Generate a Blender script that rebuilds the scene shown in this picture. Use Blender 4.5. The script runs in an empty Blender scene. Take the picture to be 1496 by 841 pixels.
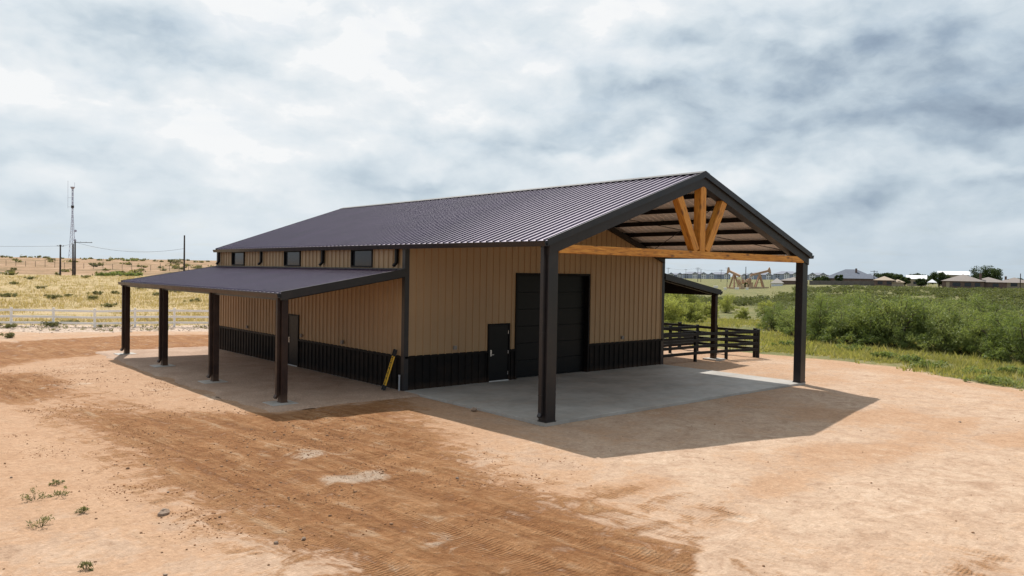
import bpy, bmesh, math, random
import numpy as np
from mathutils import Matrix, Vector

random.seed(7)
rng = np.random.default_rng(11)
scene = bpy.context.scene
COL = scene.collection

# ------------------------------------------------------------------ camera
F_PX, PITCH, ROLL, YAW = 1144.94, -0.0208, 0.0174, 0.7183
CAM = np.array([-14.405, -15.039, 4.0106])
fw = np.array([math.sin(YAW)*math.cos(PITCH), math.cos(YAW)*math.cos(PITCH), math.sin(PITCH)])
r0 = np.array([math.cos(YAW), -math.sin(YAW), 0.0]); u0 = np.cross(r0, fw)
rt = math.cos(ROLL)*r0 + math.sin(ROLL)*u0
up = -math.sin(ROLL)*r0 + math.cos(ROLL)*u0
cam_data = bpy.data.cameras.new('camera')
cam_data.sensor_width = 36.0
cam_data.lens = F_PX/1496*36.0
cam_data.clip_start = 0.1
cam_data.clip_end = 6000
cam = bpy.data.objects.new('camera', cam_data)
cam.matrix_world = Matrix(((rt[0], up[0], -fw[0], CAM[0]), (rt[1], up[1], -fw[1], CAM[1]),
                           (rt[2], up[2], -fw[2], CAM[2]), (0, 0, 0, 1)))
COL.objects.link(cam)
scene.camera = cam

def ray(x, y):                                     # direction of a photograph pixel (1496 x 841)
    return fw + rt*(x-748)/F_PX - up*(y-420.5)/F_PX
def on_ground(x, y, z=0.0):                        # where that pixel meets the level z
    d = ray(x, y); return CAM + d*((z-CAM[2])/d[2])
def at(x, y, dist):                                # a point seen at that pixel, this many metres out
    d = ray(x, y); d = d/math.hypot(d[0], d[1]); return CAM + d*dist

# ------------------------------------------------------------------ sun, sky, exposure
SUN = np.array([0.285, 0.665, 1.0]); SUN = SUN/np.linalg.norm(SUN)
SUN_EL = math.asin(SUN[2]); SUN_AZ = math.atan2(SUN[0], SUN[1])
sd = bpy.data.lights.new('sun', 'SUN'); sd.energy = 5.0; sd.angle = math.radians(0.55); sd.color = (1.0, 0.955, 0.89)
so = bpy.data.objects.new('sun', sd); COL.objects.link(so)
so.rotation_euler = Vector(SUN).to_track_quat('Z', 'Y').to_euler()
so.location = (0, 0, 40)
scene.view_settings.view_transform = 'Standard'
scene.view_settings.look = 'None'
scene.view_settings.exposure = 0.0
scene.view_settings.gamma = 1.0
scene.view_settings.use_curve_mapping = False
scene.cycles.max_bounces = 5; scene.cycles.diffuse_bounces = 3; scene.cycles.glossy_bounces = 2; scene.cycles.transmission_bounces = 4

class NT:
    """small helper for node trees"""
    def __init__(s, tree): s.t = tree
    def n(s, typ, **kw):
        nd = s.t.nodes.new(typ)
        for k, v in kw.items(): setattr(nd, k, v)
        return nd
    def put(s, sock, v):
        if v is None: return
        if hasattr(v, 'is_output'): s.t.links.new(v, sock)
        else:
            if sock.type == 'RGBA' and len(v) == 3: v = (*v, 1)
            sock.default_value = v
    def math(s, op, a, b=None, c=None, clamp=False):
        nd = s.n('ShaderNodeMath', operation=op, use_clamp=clamp)
        for i, v in enumerate((a, b, c)):
            if v is not None: s.put(nd.inputs[i], v)
        return nd.outputs[0]
    def vec(s, op, a, b=None, scale=None):
        nd = s.n('ShaderNodeVectorMath', operation=op)
        s.put(nd.inputs[0], a)
        if b is not None: s.put(nd.inputs[1], b)
        if scale is not None: s.put(nd.inputs['Scale'], scale)
        return nd.outputs['Value'] if op in ('DOT_PRODUCT', 'LENGTH') else nd.outputs['Vector']
    def noise(s, vec, scale, detail=4, rough=0.55, dist=0.0, color=False):
        nd = s.n('ShaderNodeTexNoise')
        s.put(nd.inputs['Vector'], vec); s.put(nd.inputs['Scale'], scale)
        nd.inputs['Detail'].default_value = detail; nd.inputs['Roughness'].default_value = rough
        nd.inputs['Distortion'].default_value = dist
        return nd.outputs['Color' if color else 'Fac']
    def ramp(s, fac, stops):
        nd = s.n('ShaderNodeValToRGB'); cr = nd.color_ramp
        while len(cr.elements) > 1: cr.elements.remove(cr.elements[-1])
        for i, (p, c) in enumerate(stops):
            e = cr.elements[0] if i == 0 else cr.elements.new(p)
            e.position = p; e.color = (*c, 1) if len(c) == 3 else c
        s.put(nd.inputs[0], fac); return nd.outputs[0]
    def mixc(s, fac, a, b, blend='MIX'):
        nd = s.n('ShaderNodeMix', data_type='RGBA', blend_type=blend)
        s.put(nd.inputs[0], fac); s.put(nd.inputs[6], a); s.put(nd.inputs[7], b)
        return nd.outputs[2]
    def maprange(s, v, a, b, c=0.0, d=1.0, smooth=False):
        nd = s.n('ShaderNodeMapRange', interpolation_type='SMOOTHSTEP' if smooth else 'LINEAR')
        for i, q in enumerate((v, a, b, c, d)): s.put(nd.inputs[i], q)
        return nd.outputs[0]

def build_world():
    w = bpy.data.worlds.new('World'); scene.world = w; w.use_nodes = True
    t = w.node_tree; t.nodes.clear(); k = NT(t)
    tc = k.n('ShaderNodeTexCoord').outputs['Generated']
    d = k.vec('NORMALIZE', tc)
    sky = k.n('ShaderNodeTexSky', sky_type='NISHITA'); sky.sun_disc = False
    sky.sun_elevation = SUN_EL; sky.sun_rotation = SUN_AZ
    sky.altitude = 800; sky.air_density = 1.2; sky.dust_density = 2.0; sky.ozone_density = 1.0
    sep = k.n('ShaderNodeSeparateXYZ'); k.put(sep.inputs[0], d)
    z = k.math('MAXIMUM', sep.outputs['Z'], 0.0)
    inv = k.math('DIVIDE', 1.0, k.math('ADD', z, 0.10))
    plane = k.n('ShaderNodeCombineXYZ')                       # clouds lie on a level sheet overhead
    k.put(plane.inputs[0], k.math('MULTIPLY', sep.outputs['X'], inv))
    k.put(plane.inputs[1], k.math('MULTIPLY', sep.outputs['Y'], inv))
    p = plane.outputs[0]
    n_big = k.noise(p, 0.85, 5, 0.56, 0.25)
    n_mid = k.noise(k.vec('ADD', p, (3.7, 1.9, 0.0)), 2.3, 6, 0.6, 0.35)
    billow = k.noise(k.vec('MULTIPLY', d, (1.0, 1.0, 1.9)), 7.0, 6, 0.62, 0.4)
    warp = k.noise(k.vec('MULTIPLY', d, (1.0, 1.0, 1.7)), 6.0, 4, 0.6, 0.0, color=True)
    warp = k.vec('SCALE', k.vec('SUBTRACT', warp, (0.5, 0.5, 0.5)), scale=0.16)
    dw = k.vec('ADD', d, warp)
    B = k.math('ADD', 0.72, k.math('MULTIPLY', k.math('SUBTRACT', n_big, 0.5), 0.30))
    B = k.math('ADD', B, k.math('MULTIPLY', k.math('SUBTRACT', n_mid, 0.5), 0.12))
    B = k.math('ADD', B, k.math('MULTIPLY', k.math('SUBTRACT', billow, 0.5), 0.30))
    dq = k.vec('MULTIPLY', k.vec('ADD', d, k.vec('SCALE', warp, scale=0.35)), (1.0, 1.0, 1.9))                # heads of cloud, pale above and grey beneath
    h1 = k.noise(dq, 8.0, 7, 0.58, 0.0); h2 = k.noise(k.vec('ADD', dq, (0.008, 0.016, 0.042)), 8.0, 2, 0.5, 0.0)
    B = k.math('ADD', B, k.math('MULTIPLY', k.math('SUBTRACT', h1, h2), 1.25))
    sdot = k.vec('DOT_PRODUCT', d, tuple(SUN))                # brighter towards the sun
    B = k.math('ADD', B, k.math('MULTIPLY', k.math('SUBTRACT', k.math('MAXIMUM', sdot, 0.3), 0.60), 1.1))
    clouds = [  # photograph x, y, half sizes, amount: the banks of cloud that the picture shows
        (190, 50, 120, 36, -0.38), (740, 195, 110, 26, -0.26), (1120, 130, 230, 62, -0.36),
        (1360, 85, 260, 90, -0.20), (1440, 185, 150, 40, -0.18), (950, 185, 110, 34, -0.18),
        (70, 250, 90, 20, -0.20), (620, 270, 100, 16, -0.22), (350, 295, 70, 16, -0.15),
        (1380, 275, 200, 26, -0.14), (1120, 300, 150, 20, -0.10),
        (420, 60, 120, 50, 0.06), (90, 150, 160, 38, 0.12), (600, 120, 220, 36, 0.06),
        (680, 165, 55, 20, 0.26), (880, 232, 70, 18, 0.30), (1080, 255, 120, 12, 0.20),
        (950, 90, 60, 24, 0.18), (1450, 252, 90, 9, 0.2), (330, 260, 60, 20, 0.18), (430, 265, 50, 14, 0.14),
    ]
    for x, y, a, b, amt in clouds:
        c = ray(x, y); c = c/np.linalg.norm(c)
        eh = np.array([c[1], -c[0], 0.0]); eh /= np.linalg.norm(eh); ev = np.cross(eh, c)
        q = k.math('ADD', k.math('POWER', k.math('MULTIPLY', k.vec('DOT_PRODUCT', dw, tuple(eh)), F_PX/a), 2.0),
                   k.math('POWER', k.math('MULTIPLY', k.vec('DOT_PRODUCT', k.vec('SUBTRACT', dw, tuple(c)), tuple(ev)), F_PX/b), 2.0))
        g = k.math('EXPONENT', k.math('MULTIPLY', q, -0.8))
        g = k.math('MULTIPLY', g, k.math('GREATER_THAN', k.vec('DOT_PRODUCT', d, tuple(c)), 0.3))
        B = k.math('MULTIPLY_ADD', g, amt, B)
    # towards the horizon everything settles to an even pale haze
    hz = k.math('EXPONENT', k.math('MULTIPLY', z, -13.0))
    B = k.math('ADD', k.math('MULTIPLY', B, k.math('SUBTRACT', 1.0, hz)), k.math('MULTIPLY', hz, k.math('MULTIPLY_ADD', k.math('SUBTRACT', k.math('MAXIMUM', sdot, 0.3), 0.55), 0.8, 0.57)))
    cloud = k.ramp(B, [(0.0, (0.24, 0.31, 0.41)), (0.22, (0.37, 0.46, 0.56)), (0.45, (0.565, 0.66, 0.74)),
                       (0.68, (0.735, 0.81, 0.865)), (0.95, (0.89, 0.925, 0.95)), (1.0, (0.96, 0.975, 0.985))])
    cloud = k.vec('SCALE', cloud, scale=9.6)
    cov = k.maprange(k.math('ADD', n_mid, k.math('MULTIPLY', billow, 0.5)), 0.5, 0.75, 0.86, 1.0)
    col = k.mixc(cov, sky.outputs[0], cloud)
    bg = k.n('ShaderNodeBackground'); k.put(bg.inputs['Color'], col); bg.inputs['Strength'].default_value = 0.1
    out = k.n('ShaderNodeOutputWorld'); t.links.new(bg.outputs[0], out.inputs[0])
    w.cycles.sampling_method = 'MANUAL'; w.cycles.sample_map_resolution = 512
build_world()

# ------------------------------------------------------------------ materials
MAT = {}
def principled(name):
    m = bpy.data.materials.new(name); m.use_nodes = True
    t = m.node_tree; k = NT(t); b = t.nodes['Principled BSDF']
    MAT[name] = m
    return m, k, b
def simple(name, color, rough=0.5, metal=0.0, spec=0.5, var=0.12, vscale=3.0, bump=0.0, bscale=60.0, coat=0.0, dirt=None, each=0.0, splash=None):
    m, k, b = principled(name)
    tc = k.n('ShaderNodeTexCoord').outputs['Object']
    f = k.noise(tc, vscale, 6, 0.6)
    lo = tuple(c*(1-var) for c in color); hi = tuple(min(1, c*(1+var)) for c in color)
    c = k.ramp(f, [(0.3, lo), (0.7, hi)])
    if dirt:                                            # dust caught on the surface in drifts and splashes
        col, amt, sc = dirt
        dn = k.noise(tc, sc, 7, 0.68)
        c = k.mixc(k.maprange(dn, 0.45, 0.8, 0.0, amt), c, col)
    if each:                                            # sheets from different coils differ a little
        v_ = k.maprange(k.n('ShaderNodeObjectInfo').outputs['Random'], 0, 1, 1-each, 1+each); c = k.vec('SCALE', c, scale=v_)
    if splash:                                          # soil thrown up against the foot of the wall by rain
        col, top, amt = splash; g = k.n('ShaderNodeNewGeometry').outputs['Position']; sp = k.n('ShaderNodeSeparateXYZ'); k.put(sp.inputs[0], g)
        hh_ = k.math('ADD', sp.outputs['Z'], k.math('MULTIPLY', k.math('SUBTRACT', k.noise(g, 2.5, 6, 0.7), 0.5), top*2.2))
        c = k.mixc(k.maprange(hh_, 0.0, top, amt, 0.0), c, col)
    k.put(b.inputs['Base Color'], c)
    k.put(b.inputs['Roughness'], k.maprange(k.noise(tc, vscale*2.3, 5), 0.2, 0.8, max(0, rough-0.08), min(1, rough+0.08)))
    b.inputs['Metallic'].default_value = metal
    b.inputs['Specular IOR Level'].default_value = spec
    b.inputs['Coat Weight'].default_value = coat
    if bump:
        bn = k.n('ShaderNodeBump'); bn.inputs['Strength'].default_value = bump; bn.inputs['Distance'].default_value = 0.02
        k.put(bn.inputs['Height'], k.noise(tc, bscale, 5, 0.6)); k.put(b.inputs['Normal'], bn.outputs[0])
    return m
DUST = (0.33, 0.19, 0.11)
simple('tan_paint', (0.325, 0.205, 0.100), 0.45, var=0.05, vscale=0.7, bump=0.22, bscale=1.4, dirt=(DUST, 0.14, 1.2), each=0.06)
simple('black_paint', (0.0055, 0.005, 0.005), 0.5, spec=0.12, var=0.15, vscale=0.8, bump=0.2, bscale=1.4, dirt=(DUST, 0.04, 2.0), splash=(DUST, 0.22, 0.09))
simple('dark_trim', (0.016, 0.0145, 0.016), 0.36, spec=0.4, var=0.12, vscale=1.5, dirt=(DUST, 0.05, 2.0))
simple('bronze_steel', (0.022, 0.0105, 0.008), 0.42, spec=0.3, var=0.18, vscale=1.4, dirt=(DUST, 0.10, 2.2), splash=(DUST, 0.30, 0.25))
simple('rafter_steel', (0.026, 0.022, 0.021), 0.45, spec=0.3, var=0.12, vscale=1.5)
simple('purlin_steel', (0.012, 0.010, 0.009), 0.5, spec=0.2, var=0.2)
simple('roof_lining', (0.80, 0.72, 0.66), 0.6, var=0.06, vscale=1.0)
simple('door_paint', (0.0035, 0.0035, 0.0038), 0.4, spec=0.18, var=0.2)
simple('hardware', (0.55, 0.55, 0.55), 0.3, 1.0)
simple('outlet_grey', (0.20, 0.18, 0.16), 0.5)
simple('pale_metal', (0.62, 0.60, 0.57), 0.5)
simple('black_fence', (0.008, 0.0075, 0.008), 0.5, spec=0.25, var=0.25, vscale=6)
simple('white_vinyl', (0.88, 0.85, 0.80), 0.5, var=0.04, dirt=((0.5, 0.36, 0.25), 0.3, 3.0))
simple('yellow_paint', (0.72, 0.40, 0.02), 0.45, var=0.1, vscale=8)
simple('black_rubber', (0.012, 0.012, 0.012), 0.7)
simple('pipe_grey', (0.35, 0.36, 0.38), 0.5)
simple('pole_wood', (0.035, 0.025, 0.022), 0.8, var=0.3, vscale=4)
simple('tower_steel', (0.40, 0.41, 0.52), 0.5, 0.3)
simple('wire', (0.10, 0.10, 0.11), 0.6)
simple('pump_rust', (0.42, 0.26, 0.17), 0.8, var=0.25, vscale=1.5)
simple('pump_tan', (0.50, 0.36, 0.23), 0.8, var=0.25, vscale=1.5)
simple('bark', (0.10, 0.075, 0.058), 0.9, var=0.3, vscale=8, bump=0.4, bscale=30)
simple('apartment_wall', (0.34, 0.37, 0.46), 0.8, var=0.1)  # pale and bluish: distance haze is put into the wall colour
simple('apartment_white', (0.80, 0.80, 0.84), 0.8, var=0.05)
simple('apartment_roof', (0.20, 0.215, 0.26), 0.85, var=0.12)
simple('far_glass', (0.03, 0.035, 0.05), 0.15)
simple('shingle_brown', (0.22, 0.19, 0.17), 0.9, var=0.15, vscale=2)  # both shingle colours are lightened to stand in for haze
simple('shingle_slate', (0.11, 0.125, 0.16), 0.9, var=0.12, vscale=1.2)
simple('brick_dark', (0.15, 0.10, 0.085), 0.9, var=0.25, vscale=2)  # brick made paler, haze of distance mixed into its colour
simple('stucco_tan', (0.35, 0.28, 0.21), 0.9, var=0.1)
simple('roof_white', (0.72, 0.72, 0.74), 0.5, var=0.04)
simple('fence_wood', (0.145, 0.125, 0.115), 0.9, var=0.2, vscale=1.0)
simple('stone', (0.30, 0.215, 0.155), 0.9, var=0.3, vscale=12, bump=0.5, bscale=40)
simple('clod_soil', (0.29, 0.165, 0.09), 0.95, var=0.35, vscale=1.5)
simple('crumb_soil', (0.30, 0.14, 0.058), 0.95, var=0.3, vscale=1.5)
simple('rubble_stone', (0.60, 0.48, 0.39), 0.95, var=0.25, vscale=1.0)

def roof_material():
    m, k, b = principled('roof_paint')
    tc = k.n('ShaderNodeTexCoord').outputs['Object']
    g = k.n('ShaderNodeNewGeometry').outputs['Position']
    oi = k.n('ShaderNodeObjectInfo').outputs['Random']
    f = k.noise(g, 0.5, 6, 0.6)
    c = k.ramp(k.math('ADD', k.math('MULTIPLY', f, 0.8), k.math('MULTIPLY', oi, 0.2)), [(0.3, (0.038, 0.019, 0.050)), (0.7, (0.064, 0.033, 0.082))])  # violet in the base colour stands in for glare on the panels
    k.put(b.inputs['Base Color'], c)
    k.put(b.inputs['Roughness'], k.maprange(k.noise(g, 1.1, 6, 0.65), 0.25, 0.75, 0.34, 0.44))
    b.inputs['Specular IOR Level'].default_value = 0.5
    b.inputs['Specular Tint'].default_value = (0.85, 0.75, 0.95, 1); b.inputs['Metallic'].default_value = 0.25
    b.inputs['Coat Weight'].default_value = 0.75; b.inputs['Coat Roughness'].default_value = 0.36; b.inputs['Coat IOR'].default_value = 1.7
    bn = k.n('ShaderNodeBump'); bn.inputs['Strength'].default_value = 0.3; bn.inputs['Distance'].default_value = 0.02
    k.put(bn.inputs['Height'], k.noise(g, 1.6, 4, 0.55)); k.put(b.inputs['Normal'], bn.outputs[0])
roof_material()

def timber_material():
    m, k, b = principled('cedar_timber')
    tc = k.n('ShaderNodeTexCoord').outputs['Object']
    st = k.vec('ADD', k.vec('MULTIPLY', tc, (0.8, 8.0, 8.0)), k.vec('SCALE', k.n('ShaderNodeObjectInfo').outputs['Location'], scale=1.7))
    grain = k.noise(st, 2.2, 7, 0.6, 1.2)
    c = k.ramp(grain, [(0.28, (0.22, 0.072, 0.010)), (0.46, (0.50, 0.195, 0.024)), (0.60, (0.62, 0.275, 0.042)), (0.75, (0.74, 0.37, 0.075))])
    v = k.n('ShaderNodeTexVoronoi'); k.put(v.inputs['Vector'], k.vec('MULTIPLY', tc, (1.6, 4.5, 4.5))); v.inputs['Scale'].default_value = 1.0
    knot = k.maprange(v.outputs['Distance'], 0.08, 0.24, 1.0, 0.0)
    c = k.mixc(k.math('MULTIPLY', knot, 0.8), c, (0.09, 0.032, 0.010))
    k.put(b.inputs['Base Color'], c); b.inputs['Roughness'].default_value = 0.6
    bn = k.n('ShaderNodeBump'); bn.inputs['Strength'].default_value = 0.3; bn.inputs['Distance'].default_value = 0.01
    k.put(bn.inputs['Height'], grain); k.put(b.inputs['Normal'], bn.outputs[0])
timber_material()

def concrete_material():
    m, k, b = principled('concrete')
    g = k.n('ShaderNodeNewGeometry').outputs['Position']
    f = k.noise(g, 0.55, 8, 0.65, 0.4); f2 = k.noise(g, 3.0, 6, 0.6)
    c = k.ramp(f, [(0.3, (0.26, 0.24, 0.212)), (0.5, (0.37, 0.345, 0.31)), (0.7, (0.46, 0.435, 0.395))])
    c = k.mixc(k.maprange(f2, 0.52, 0.75, 0, 0.35), c, (0.25, 0.215, 0.18))
    st = k.noise(k.vec('MULTIPLY', g, (0.35, 2.2, 1)), 1.0, 6, 0.6)      # trowel sweeps and tracked-in dust
    c = k.mixc(k.maprange(st, 0.50, 0.70, 0, 0.45), c, (0.40, 0.30, 0.22))
    k.put(b.inputs['Base Color'], c); k.put(b.inputs['Roughness'], k.maprange(f2, 0.3, 0.7, 0.5, 0.75))
    bn = k.n('ShaderNodeBump'); bn.inputs['Strength'].default_value = 0.15; bn.inputs['Distance'].default_value = 0.01
    k.put(bn.inputs['Height'], k.noise(g, 30, 5)); k.put(b.inputs['Normal'], bn.outputs[0])
concrete_material()

def gravel_material():
    m, k, b = principled('caliche_gravel')
    g = k.n('ShaderNodeNewGeometry').outputs['Position']
    f = k.noise(g, 0.8, 7, 0.65); v = k.n('ShaderNodeTexVoronoi'); k.put(v.inputs['Vector'], g); v.inputs['Scale'].default_value = 22
    c = k.ramp(f, [(0.3, (0.33, 0.215, 0.145)), (0.7, (0.45, 0.32, 0.235))])
    c = k.mixc(0.45, c, k.mixc(1.0, c, k.ramp(v.outputs['Color'], [(0, (0.5, 0.5, 0.5)), (1, (1.4, 1.35, 1.3))]), 'MULTIPLY'))
    k.put(b.inputs['Base Color'], c); b.inputs['Roughness'].default_value = 0.95
    bn = k.n('ShaderNodeBump'); bn.inputs['Strength'].default_value = 0.7; bn.inputs['Distance'].default_value = 0.02
    k.put(bn.inputs['Height'], k.math('ADD', v.outputs['Distance'], k.noise(g, 6, 5))); k.put(b.inputs['Normal'], bn.outputs[0])
gravel_material()

def glass_material():
    m, k, b = principled('window_glass')
    b.inputs['Base Color'].default_value = (0.02, 0.022, 0.026, 1); b.inputs['Roughness'].default_value = 0.12
    b.inputs['Specular IOR Level'].default_value = 0.35
    g = k.n('ShaderNodeNewGeometry').outputs['Position']
    bn = k.n('ShaderNodeBump'); bn.inputs['Strength'].default_value = 0.03; bn.inputs['Distance'].default_value = 0.02
    k.put(bn.inputs['Height'], k.noise(g, 2.0, 2)); k.put(b.inputs['Normal'], bn.outputs[0])
glass_material()

def leaf_material(name, stops, trans=0.45):
    m = bpy.data.materials.new(name); m.use_nodes = True; MAT[name] = m
    t = m.node_tree; t.nodes.clear(); k = NT(t)
    a = k.n('ShaderNodeAttribute', attribute_name='tint')
    oi = k.n('ShaderNodeObjectInfo').outputs['Random']
    g = k.n('ShaderNodeNewGeometry').outputs['Position']
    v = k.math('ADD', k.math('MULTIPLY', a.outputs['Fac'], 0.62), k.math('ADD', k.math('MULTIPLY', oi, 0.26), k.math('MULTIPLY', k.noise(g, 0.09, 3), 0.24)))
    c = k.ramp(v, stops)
    d = k.n('ShaderNodeBsdfPrincipled'); k.put(d.inputs['Base Color'], c); d.inputs['Roughness'].default_value = 0.6
    d.inputs['Specular IOR Level'].default_value = 0.25
    tr = k.n('ShaderNodeBsdfTranslucent'); k.put(tr.inputs['Color'], k.mixc(1.0, c, (1.25, 1.25, 0.7), 'MULTIPLY'))
    mx = k.n('ShaderNodeMixShader'); mx.inputs[0].default_value = trans
    t.links.new(d.outputs[0], mx.inputs[1]); t.links.new(tr.outputs[0], mx.inputs[2])
    o = k.n('ShaderNodeOutputMaterial'); t.links.new(mx.outputs[0], o.inputs[0])
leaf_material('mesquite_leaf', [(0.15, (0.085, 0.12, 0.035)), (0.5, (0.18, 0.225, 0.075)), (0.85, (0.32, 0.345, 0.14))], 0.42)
leaf_material('scrub_leaf', [(0.15, (0.065, 0.08, 0.032)), (0.5, (0.125, 0.14, 0.055)), (0.85, (0.21, 0.22, 0.095))], 0.4)
leaf_material('pale_mesquite_leaf', [(0.15, (0.15, 0.17, 0.05)), (0.5, (0.27, 0.29, 0.09)), (0.85, (0.40, 0.41, 0.15))], 0.55)
leaf_material('tree_leaf', [(0.15, (0.025, 0.042, 0.014)), (0.6, (0.05, 0.075, 0.025)), (0.9, (0.08, 0.11, 0.04))], 0.3)
leaf_material('bush_leaf', [(0.15, (0.10, 0.105, 0.045)), (0.6, (0.16, 0.155, 0.07)), (0.9, (0.24, 0.21, 0.11))], 0.4)
leaf_material('green_grass', [(0.1, (0.19, 0.20, 0.06)), (0.40, (0.32, 0.31, 0.10)), (0.65, (0.42, 0.37, 0.16)), (0.95, (0.42, 0.34, 0.16))], 0.4)
leaf_material('dry_grass', [(0.1, (0.24, 0.205, 0.095)), (0.45, (0.41, 0.315, 0.16)), (0.9, (0.55, 0.43, 0.25))], 0.35)
leaf_material('weed_leaf', [(0.1, (0.13, 0.14, 0.06)), (0.9, (0.26, 0.25, 0.12))], 0.35)

def ground_material():
    m, k, b = principled('ranch_soil')
    g = k.n('ShaderNodeNewGeometry').outputs['Position']
    A = lambda nm: k.n('ShaderNodeAttribute', attribute_name=nm).outputs['Fac']
    n1 = k.noise(g, 0.35, 7, 0.68, 0.5)        # metres
    n2 = k.noise(g, 1.6, 8, 0.72, 0.6)         # hand spans
    n3 = k.noise(g, 9.0, 7, 0.65)              # pebbles
    n4 = k.noise(g, 24.0, 5, 0.72)              # grit
    # the tracks run past the barn's side: noise drawn out along them
    mp = k.n('ShaderNodeMapping'); k.put(mp.inputs['Vector'], g); mp.inputs['Rotation'].default_value = (0, 0, TRACK_ROT)
    mp.inputs['Scale'].default_value = (1, 1, 1); tr = mp.outputs[0]
    ns = k.noise(k.vec('MULTIPLY', tr, (3.4, 0.30, 1)), 1.0, 8, 0.70, 0.5)
    def mask(nm, amp=0.9, lo=0.36, hi=0.64, mixn=None):
        src = mixn or k.math('ADD', k.math('MULTIPLY', n1, 0.45), k.math('MULTIPLY', n2, 0.55))
        v = k.math('MULTIPLY_ADD', k.math('SUBTRACT', src, 0.5), amp*2, A(nm))
        return k.maprange(v, lo, hi, 0, 1, True)
    pale = k.ramp(n2, [(0.28, (0.36, 0.228, 0.146)), (0.46, (0.475, 0.33, 0.23)), (0.56, (0.535, 0.39, 0.28)), (0.70, (0.60, 0.465, 0.35))])
    brown = k.ramp(k.math('ADD', k.math('MULTIPLY', n2, 0.5), k.math('MULTIPLY', ns, 0.5)),
                   [(0.35, (0.150, 0.056, 0.018)), (0.46, (0.32, 0.142, 0.053)), (0.56, (0.43, 0.222, 0.10)), (0.67, (0.55, 0.35, 0.21))])
    c = pale
    c = k.mixc(k.math('MULTIPLY', mask('orange', 1.3), 0.62), c, (0.42, 0.235, 0.125))
    bmix = k.math('ADD', k.math('MULTIPLY', ns, 0.35), k.math('MULTIPLY', n2, 0.65))
    mb_ = mask('brown', 1.5, 0.30, 0.75, bmix)
    c = k.mixc(mb_, c, brown)
    scr = k.maprange(k.math('ADD', k.math('MULTIPLY', ns, 0.45), k.math('MULTIPLY', k.noise(g, 0.9, 8, 0.72, 0.8), 0.55)), 0.545, 0.63, 0, 1, True)   # paler crust left between the wheel marks
    c = k.mixc(k.math('MULTIPLY', k.math('MULTIPLY', scr, A('brown')), 0.75), c, (0.50, 0.335, 0.21))
    c = k.mixc(k.math('MULTIPLY', mask('chalk', 2.0, 0.42, 0.95), 0.8), c, (0.60, 0.47, 0.36))
    rub = k.ramp(n3, [(0.35, (0.33, 0.24, 0.17)), (0.6, (0.60, 0.48, 0.39))])
    c = k.mixc(mask('rubble', 0.5), c, rub)
    dry = k.ramp(k.math('ADD', k.math('MULTIPLY', n1, 0.6), k.math('MULTIPLY', n2, 0.4)),
                 [(0.34, (0.20, 0.17, 0.075)), (0.45, (0.36, 0.275, 0.13)), (0.55, (0.46, 0.345, 0.185)), (0.64, (0.50, 0.34, 0.22))])
    c = k.mixc(mask('dry', 0.4), c, dry)
    grs = k.ramp(k.math('ADD', k.math('MULTIPLY', n1, 0.5), k.math('MULTIPLY', n2, 0.5)),
                 [(0.35, (0.10, 0.115, 0.04)), (0.50, (0.155, 0.155, 0.06)), (0.59, (0.27, 0.225, 0.105)), (0.68, (0.45, 0.30, 0.19))])
    c = k.mixc(mask('grass', 0.5), c, grs)
    hill = k.ramp(k.noise(k.vec('MULTIPLY', g, (1, 1, 5)), 0.09, 8, 0.75), [(0.38, (0.15, 0.115, 0.055)), (0.47, (0.29, 0.185, 0.10)), (0.56, (0.36, 0.225, 0.135)), (0.66, (0.46, 0.33, 0.215))])
    c = k.mixc(mask('hill', 0.3), c, hill)
    # specks of stone and grit
    c = k.mixc(1.0, c, k.ramp(k.math('ADD', k.math('MULTIPLY', n4, 0.5), k.math('MULTIPLY', n3, 0.5)),
                              [(0.30, (0.45, 0.40, 0.36)), (0.42, (0.84, 0.82, 0.80)), (0.55, (1.0, 1.0, 1.0)), (0.68, (1.22, 1.23, 1.25))]), 'MULTIPLY')
    k.put(b.inputs['Base Color'], c); b.inputs['Roughness'].default_value = 0.95
    b.inputs['Specular IOR Level'].default_value = 0.2
    # tread bars pressed across the wheel tracks
    w = k.n('ShaderNodeTexWave', wave_type='BANDS', bands_direction='Y'); k.put(w.inputs['Vector'], tr)
    w.inputs['Scale'].default_value = 4.6; w.inputs['Distortion'].default_value = 3.5; w.inputs['Detail'].default_value = 3; w.inputs['Detail Scale'].default_value = 1.2
    tread = k.math('MULTIPLY', k.math('MULTIPLY', w.outputs['Fac'], A('track')), k.maprange(n1, 0.42, 0.56, 0.0, 1.0))
    h = k.math('ADD', k.math('MULTIPLY', n2, 0.85), k.math('MULTIPLY', n3, 0.42))
    h = k.math('ADD', h, k.math('MULTIPLY', n4, 0.20))
    h = k.math('ADD', h, k.math('MULTIPLY', ns, 0.6))
    h = k.math('ADD', h, k.math('MULTIPLY', tread, 0.17))
    bn = k.n('ShaderNodeBump'); k.put(bn.inputs['Strength'], k.math('MULTIPLY_ADD', mb_, 0.55, 0.45)); bn.inputs['Distance'].default_value = 0.22
    k.put(bn.inputs['Height'], h); k.put(b.inputs['Normal'], bn.outputs[0])

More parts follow.
